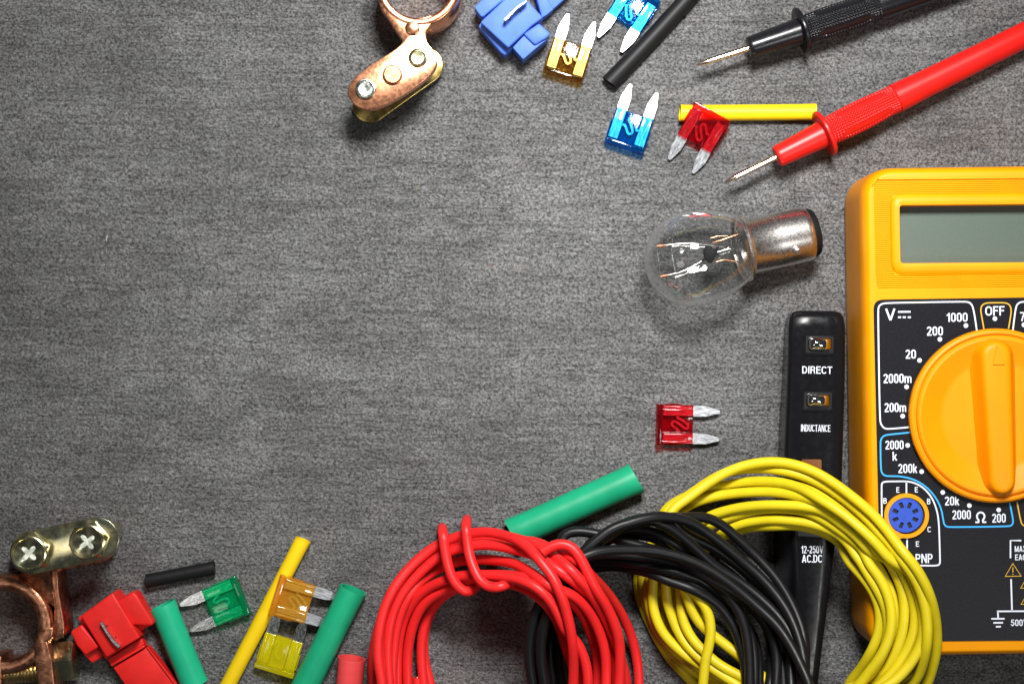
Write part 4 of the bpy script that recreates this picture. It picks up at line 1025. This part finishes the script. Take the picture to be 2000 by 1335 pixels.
add(Y, pts((dD, [(350, 250), (345, 400), (372, 560), (430, 720), (540, 890), (680, 1030), (840, 1150), (1010, 1250)]), (ID, [(1430, 1365), (1520, 1395), (1610, 1390)]),
           (jJ, [(420, 1335), (510, 1220), (620, 1080), (705, 920), (750, 750), (752, 570), (705, 380), (610, 200), (490, 40)]), (hH, [(1380, 580), (1270, 480), (1150, 400), (1040, 345), (900, 330), (760, 335), (640, 365), (520, 410)]), (ID, [(1350, 1050), (1300, 1090)])))
add(Y, pts((dD, [(410, 200), (396, 380), (402, 520), (440, 670), (515, 815), (640, 950), (780, 1060), (900, 1140), (1000, 1200), (1110, 1262), (1250, 1350)]), (ID, [(1470, 1385), (1550, 1415), (1640, 1400)]),
           (jJ, [(540, 1335), (690, 1180), (785, 1030), (845, 880), (880, 720), (890, 550), (865, 350), (790, 170), (680, 0)]), (hH, [(1420, 590), (1330, 490), (1230, 410), (1130, 340), (1040, 320), (930, 312), (800, 312), (680, 322), (560, 348), (490, 372), (410, 420)]), (ID, [(1320, 1050), (1285, 1090)])))
add(Y, pts((dD, [(540, 220), (540, 420), (578, 570), (638, 730), (718, 880), (820, 1000), (930, 1100), (1060, 1200), (1250, 1320)]), (ID, [(1470, 1360), (1560, 1390), (1660, 1375)]),
           (jJ, [(650, 1335), (790, 1190), (900, 1020), (970, 850), (1002, 700), (1000, 560), (965, 400), (900, 230), (800, 60)]), (hH, [(1480, 610), (1390, 500), (1290, 400), (1180, 325), (1100, 290), (1000, 258), (880, 238), (750, 235), (600, 247), (480, 268), (380, 303), (300, 358)]), (ID, [(1302, 1040), (1290, 1080)])))
add(Y, pts((dD, [(690, 250), (688, 450), (712, 650), (770, 800), (865, 930), (950, 1010), (1060, 1110), (1190, 1190), (1350, 1270)]), (ID, [(1480, 1345), (1560, 1370), (1680, 1360)]),
           (jJ, [(740, 1335), (900, 1190), (1010, 1030), (1080, 860), (1090, 680), (1060, 480), (1000, 300), (900, 110)]), (hH, [(1540, 640), (1440, 530), (1330, 425), (1220, 340), (1100, 265), (990, 205), (870, 178), (760, 174), (650, 184), (520, 210), (400, 242), (300, 288), (225, 345)]), (ID, [(1290, 1020), (1300, 1080)])))
add(Y, pts((dD, [(820, 380), (880, 520), (915, 660), (950, 770), (1060, 850), (1190, 950), (1350, 1090)]), (ID, [(1500, 1330), (1590, 1400), (1700, 1400)]),
           (jJ, [(860, 1400), (1000, 1310), (1080, 1120), (1118, 950), (1130, 750), (1108, 550), (1060, 370), (960, 170), (832, 0)]), (hH, [(1576, 600), (1474, 485), (1370, 372), (1250, 270), (1130, 190), (1020, 142), (900, 112), (780, 100), (650, 107), (560, 132), (470, 182), (390, 240), (310, 292), (240, 345)]), (ID, [(1286, 1040), (1300, 1100), (1330, 1140)])))
add(Y, pts((dD, [(760, 420), (800, 560), (880, 690), (980, 790), (1100, 880), (1230, 980), (1380, 1090)]), (ID, [(1510, 1340), (1620, 1420), (1740, 1400)]),
           (jJ, [(1110, 1360), (1180, 1170), (1220, 1000), (1228, 800), (1205, 600), (1150, 400), (1045, 180), (912, 0)]), (hH, [(1603, 590), (1518, 474), (1430, 370), (1320, 275), (1200, 185), (1100, 125), (980, 80), (860, 62), (720, 76), (600, 115), (500, 170), (410, 235), (320, 300), (270, 340)]), (ID, [(1297, 1040), (1308, 1100), (1330, 1135)])))
add(Y, pts((dD, [(760, 330), (820, 380), (880, 440), (945, 530), (990, 640), (1005, 760), (1000, 860), (975, 980), (948, 1100), (935, 1220), (925, 1340), (910, 1480)])), closed=False)
# ---- black
B = 'black'
left = lambda dx, lo: pts((gG, [(70 + dx, 1230), (48 + dx, 1100), (44 + dx, 960), (72 + dx, 800), (135 + dx, 650), (240 + dx * .9, 500)]))
rbot = lambda x0, x1, d: [(x0, 1400), (x0 - 20 - d * .2, 1470), (x0 - 80, 1540 - d), (1320, 1570 - d), (x1 + 70, 1530 - d), (x1 + 12, 1450)]
add(B, pts((gG, [(330, 360), (440, 400), (600, 390), (780, 440)]), (eE, [(0, 480), (180, 520), (330, 590), (440, 680), (540, 800), (630, 930), (685, 1100), (695, 1250), (695, 1335)])) + rbot(1480, 1075, 60) + left(180, 0))
add(B, pts((gG, [(370, 440), (480, 445), (600, 430), (740, 448), (900, 490)]), (eE, [(0, 562), (150, 610), (300, 680), (400, 755), (480, 860), (535, 970), (575, 1100), (600, 1250), (605, 1335)])) + rbot(1452, 1095, 80) + left(225, 0))
add(B, pts((gG, [(380, 420), (500, 395), (640, 400), (800, 420), (950, 455)]), (eE, [(80, 500), (250, 560), (390, 650), (500, 760), (590, 880), (640, 1000), (662, 1150), (662, 1335)])) + rbot(1470, 1080, 70) + left(205, 0))
add(B, pts((gG, [(450, 335), (560, 262), (700, 222), (850, 228), (980, 285), (1080, 350)]), (eE, [(150, 400), (300, 480), (450, 570), (580, 680), (690, 800), (762, 930), (792, 1080), (790, 1200), (775, 1335)])) + rbot(1500, 1062, 55) + left(160, 0))
add(B, pts((gG, [(640, 190), (800, 125), (950, 115), (1060, 132), (1160, 182), (1280, 272), (1400, 380), (1520, 490), (1630, 605), (1740, 745), (1825, 900), (1868, 1060), (1878, 1224)])) + rbot(1552, 1045, 30) + left(120, 0) + pts((gG, [(380, 390), (500, 280)])))
add(B, pts((gG, [(430, 310), (500, 240), (620, 195), (760, 180), (880, 200), (980, 250), (1080, 320)]), (eE, [(120, 340), (260, 400), (420, 470), (560, 580), (680, 720), (760, 850), (820, 1000), (860, 1150), (880, 1335)])) + rbot(1525, 1055, 40) + left(140, 0))
add(B, pts((gG, [(500, 250), (600, 190), (720, 130), (860, 102), (1000, 98)]), (eE, [(80, 160), (200, 245), (340, 310), (480, 410), (620, 525), (750, 640), (840, 770), (910, 900), (930, 1050), (930, 1200), (935, 1335)])) + rbot(1545, 1048, 20) + left(100, 0))
add(B, pts((gG, [(300, 430), (400, 370), (500, 350), (700, 350), (900, 380)]), (eE, [(0, 420), (200, 470), (340, 570), (450, 665), (535, 770), (585, 890), (615, 1050), (626, 1200), (626, 1335)])) + rbot(1462, 1085, 70) + left(200, 0))
add(B, pts((gG, [(300, 330), (250, 262), (290, 208), (380, 195), (500, 213), (640, 250), (780, 293), (900, 325), (1020, 370)]), (eE, [(120, 420), (300, 530), (480, 640), (620, 740), (730, 870), (790, 960), (824, 1080), (830, 1200), (822, 1335)])) + rbot(1510, 1060, 50) + left(40, 0)[:-1])
add(B, pts((gG, [(850, 130), (980, 100), (1100, 105), (1190, 96), (1280, 115), (1380, 180), (1480, 270), (1600, 390), (1700, 500), (1780, 620), (1850, 760), (1895, 900), (1905, 1100), (1895, 1224)])) + rbot(1562, 1035, 5) + left(20, 0) + pts((gG, [(400, 360), (560, 240), (700, 160)])))
add(B, pts((gG, [(590, 210), (680, 150), (780, 122), (880, 125), (970, 155), (1050, 210), (1130, 275), (1220, 360), (1310, 440)]), (eE, [(500, 540), (600, 610), (720, 710), (840, 830), (930, 960), (985, 1100), (1010, 1250), (1020, 1335)])) + rbot(1558, 1040, 15) + left(60, 0) + pts((gG, [(380, 400), (480, 300)])))
add(B, pts((gG, [(700, 145), (850, 105), (930, 98), (1040, 108), (1140, 135), (1240, 200), (1360, 290), (1480, 395), (1600, 500), (1700, 610), (1790, 740), (1855, 890), (1895, 1050), (1905, 1224)])) + rbot(1568, 1032, 0) + left(0, 0) + pts((gG, [(360, 380), (520, 240), (600, 180)])))
add(B, pts((gG, [(400, 372), (500, 335), (650, 320), (850, 325), (1000, 350), (1150, 400), (1300, 480), (1450, 590), (1600, 720), (1720, 835), (1820, 985), (1900, 1150), (1935, 1230)])) + rbot(1585, 1045, 10) + left(80, 0)[:-1] + pts((gG, [(290, 450)])))
# ---- red
Rr = 'red'
rb = lambda xr, xl, d: [(xr - 4, 1400), (xr - 30, 1470), (xr - 85, 1530 - d), (990, 1565 - d), (xl + 85, 1530 - d), (xl + 22, 1460), (xl + 4, 1400)]
add(Rr, pts((rA, [(555, 1335), (525, 1240), (500, 1100), (505, 950), (545, 800), (620, 690), (730, 610), (830, 580), (960, 555)]), (rB, [(0, 560), (110, 575), (220, 625), (320, 700), (400, 800), (455, 930), (490, 1050), (540, 1200), (590, 1335)])) + rb(1128, 840, 90))
add(Rr, pts((rA, [(500, 1335), (482, 1150), (490, 950), (540, 780), (620, 670), (720, 600), (830, 555), (960, 520), (1100, 510)]), (rB, [(120, 540), (240, 590), (350, 670), (440, 780), (510, 930), (570, 1100), (610, 1250), (640, 1335)])) + rb(1140, 828, 75))
add(Rr, pts((rA, [(112, 1335), (105, 1180), (130, 1000), (190, 800), (290, 620), (430, 470), (620, 340), (850, 250)]), (rB, [(0, 235), (150, 235), (300, 255), (400, 320), (520, 345), (610, 420), (700, 520), (790, 610), (890, 750), (980, 930), (1035, 1130), (1052, 1335)])) + rb(1250, 730, 0))
add(Rr, pts((rA, [(338, 1335), (334, 1150), (350, 1000), (388, 860), (455, 720), (565, 615), (690, 560), (820, 530), (950, 520), (1080, 520)]), (rB, [(120, 530), (280, 570), (420, 600), (560, 680), (665, 790), (745, 920), (790, 1060), (815, 1200), (820, 1335)])) + rb(1175, 786, 55))
add(Rr, pts((rA, [(212, 1335), (195, 1150), (195, 960), (240, 760), (330, 600), (450, 460), (600, 350), (740, 280), (880, 250), (1020, 245)]), (rB, [(60, 270), (180, 300), (300, 360), (420, 450), (540, 540), (660, 650), (765, 780), (835, 930), (868, 1090), (872, 1335)])) + rb(1200, 755, 30))
add(Rr, pts((rA, [(378, 1335), (375, 1150), (390, 1000), (430, 850), (500, 720), (600, 640), (700, 600), (830, 540), (960, 500), (1100, 500)]), (rB, [(130, 510), (300, 560), (430, 640), (540, 700), (610, 790), (670, 920), (720, 1060), (738, 1200), (738, 1335)])) + rb(1168, 796, 60))
add(Rr, pts((rA, [(298, 1335), (297, 1150), (312, 980), (350, 830), (420, 700), (520, 605), (660, 540), (780, 505), (900, 500), (1050, 500)]), (rB, [(80, 520), (210, 560), (310, 625), (390, 720), (450, 840), (500, 950), (570, 1000), (620, 1100), (655, 1220), (662, 1335)])) + rb(1150, 776, 50))
add(Rr, pts((rA, [(262, 1335), (262, 1180), (272, 1050), (292, 900), (335, 760), (400, 630), (500, 525), (640, 440), (760, 395), (900, 380), (1050, 385)]), (rB, [(80, 405), (210, 470), (330, 560), (430, 610), (520, 640), (620, 720), (705, 840), (765, 980), (798, 1130), (800, 1335)])) + rb(1184, 766, 40))
add(Rr, pts((rA, [(238, 1335), (222, 1150), (230, 950), (278, 750), (368, 592), (480, 472), (630, 352), (760, 300), (890, 272), (1040, 270)]), (rB, [(40, 290), (150, 315), (260, 350), (350, 400), (460, 480), (590, 575), (700, 690), (785, 820), (838, 970), (865, 1120), (880, 1335)])) + rb(1204, 760, 25))
add(Rr, pts((rA, [(190, 1335), (170, 1150), (165, 960), (200, 770), (290, 590), (430, 430), (600, 290), (740, 225), (880, 185), (1010, 178)]), (rB, [(0, 195), (120, 220), (250, 270), (400, 352), (520, 450), (640, 580), (730, 710), (810, 850), (870, 1000), (925, 1180), (960, 1335)])) + rb(1222, 748, 12))
add(Rr, pts((rB, [(300, 330), (360, 290), (420, 265), (480, 262), (545, 292), (605, 372), (655, 470), (710, 585), (790, 715), (858, 855), (900, 1000), (908, 1150), (902, 1335), (885, 1480)])), closed=False, dip=True)
add(Rr, pts((rA, [(182, 1335), (152, 1150), (155, 950), (200, 750), (288, 572), (420, 415), (590, 278), (740, 212), (880, 176), (1010, 170)]), (rB, [(0, 190), (110, 225), (220, 310), (320, 420), (400, 530), (450, 640), (490, 760), (530, 930), (548, 1100), (548, 1335)])) + rb(1116, 744, 55))
add(Rr, pts((rA, [(448, 1272), (450, 1335), (455, 1480)])), closed=False, cut=True)
add(Rr, pts((rA, [(640, 122), (648, 180), (662, 290), (688, 430), (728, 540), (785, 610), (838, 635), (885, 612), (908, 575)])), closed=False, wrap=True)
add(Rr, pts((rA, [(835, 60), (822, 120), (832, 210), (850, 340), (890, 460), (950, 560), (1040, 597), (1130, 575), (1210, 535)])), closed=False, wrap=True)

def px_to_xy(pts_, z):
    s = K * (CAM_H - z) / CAM_H
    return (pts_[:, 0] - 1000) * s, (667.5 - pts_[:, 1]) * s
def smooth1(z, closed, k):
    for _ in range(k):
        if closed: z = .25 * np.roll(z, 1) + .5 * z + .25 * np.roll(z, -1)
        else:
            e = np.concatenate([[z[0]], z, [z[-1]]]); z = .25 * e[:-2] + .5 * e[1:-1] + .25 * e[2:]
    return z
state = []
for coil, p, closed, kw in strands:
    q = catmull([(a, b_) for a, b_ in p], 8.0, closed)
    q = np.stack([smooth1(q[:, 0], closed, 5 if closed else 2), smooth1(q[:, 1], closed, 5 if closed else 2)], 1)
    state.append({'coil': coil, 'px': q, 'closed': closed, 'kw': kw, 'z': np.full(len(q), 6.0)})
for it in range(4):
    placed = [(pt, rr_) for pt, rr_ in supports]
    for S_ in state:
        x, y = px_to_xy(S_['px'], S_['z'])
        req = inside_h(x, y) + WR
        for pt, r2 in placed:
            R2 = (WR + r2) * .9
            dx = x[:, None] - pt[None, :, 0]; dy = y[:, None] - pt[None, :, 1]; d2 = dx * dx + dy * dy
            m_ = d2 < R2 * R2
            zz = np.where(m_, pt[None, :, 2] + np.sqrt(np.maximum(R2 * R2 - d2, 0)), -9)
            req = np.maximum(req, zz.max(1))
        kw = S_['kw']
        if kw.get('cut'): req = np.full(len(x), WR + 3.5)
        z = smooth1(req, S_['closed'], 3)
        for _ in range(40):
            z = np.maximum(smooth1(z, S_['closed'], 10), req)
        z = smooth1(z, S_['closed'], 10)
        if kw.get('wrap'):
            n_ = len(z); t = np.linspace(0, 1, n_)
            f0 = np.clip(t / .10, 0, 1); f1 = np.clip((1 - t) / .16, 0, 1)
            z = 2.0 + (z - 2.0) * np.sqrt(1 - (1 - f0) ** 2) * np.sqrt(1 - (1 - f1) ** 2)
        if kw.get('dip'):
            pass
        S_['z'] = z
        # densify for contact tests
        x, y = px_to_xy(S_['px'], z)
        P3 = np.stack([x, y, z], 1)
        if S_['closed']: P3c = np.vstack([P3, P3[:1]])
        else: P3c = P3
        mid = (P3c[:-1] + P3c[1:]) / 2
        if not kw.get('wrap'): placed.append((np.vstack([P3, mid]), WR))
        S_['xyz'] = P3
o = P(1540, 1190, 0); yc = empty('wire_coil', (o.x, o.y, 0), 'coil of yellow wire propped over the tester and the multimeter corner', 'coil of wire', 'coils of wire')
o = P(1304, 1290, 0); bc = empty('wire_coil', (o.x, o.y, 0), 'coil of black wire in the middle, over the yellow coil and under the red one', 'coil of wire', 'coils of wire')
o = P(985, 1300, 0); rc3 = empty('wire_coil', (o.x, o.y, 0), 'coil of red wire held by two wraps of its own end', 'coil of wire', 'coils of wire')
roots = {'yellow': (yc, 'yellow_wire'), 'black': (bc, 'black_wire'), 'red': (rc3, 'red_wire')}
for S_ in state:
    root, mt = roots[S_['coil']]
    nm = 'wire_turn'
    if S_['kw'].get('wrap'): nm = 'wire_wrap'
    if S_['kw'].get('cut'): nm = 'wire_end'
    P3 = catmull([tuple(p) for p in S_['xyz']], 1.0, S_['closed'])
    t_ = obj(nm, sweep([tuple(p) for p in P3], WR, 16, S_['closed']), M[mt], root, smooth=60)
    if S_['kw'].get('cut'):
        e = Vector(P3[0]); d_ = (Vector(P3[1]) - e).normalized()
        obj('wire_core', sweep([e - d_ * .35, e + d_ * .2], .55, 10), M['wire_core'], t_, smooth=60)
print('Z ranges', [(S_['coil'][0], round(float(S_['z'].min()), 1), round(float(S_['z'].max()), 1)) for S_ in state])

# ------------------------------------------------------------------ specks and lint
M['red_crumb'] = mat('red_crumb', (.7, .03, .02), .6); M['ochre_crumb'] = mat('ochre_crumb', (.7, .35, .05), .6)
for x, y, mm, lab in ((958, 518, 'red_crumb', 'tiny red crumb in the bare middle of the tabletop'), (814, 369, 'ochre_crumb', 'tiny ochre crumb on the bare tabletop below the upper battery clamp')):
    c = P(x, y, .1); bm = bmesh.new(); bmesh.ops.create_icosphere(bm, subdivisions=1, radius=.19)
    for v in bm.verts: v.co = Vector((v.co.x * random.uniform(.8, 1.3), v.co.y * random.uniform(.7, 1.1), v.co.z * .7)) + c
    tag(obj('crumb', bm, M[mm], smooth=0), lab, 'crumb')
for (x, y, ang, l_, lab) in ((208, 465, 80, 1.5, 'tiny white lint fibre on the bare left part of the tabletop'),):
    c = P(x, y, .12); d_ = Vector((math.cos(R(ang)), math.sin(R(ang)), 0))
    o = obj('lint_fibre', sweep([c - d_ * l_ / 2, c + Vector((.12, 0, .1)), c + d_ * l_ / 2], .07, 6), M['lint'])
    tag(o, lab, 'lint')
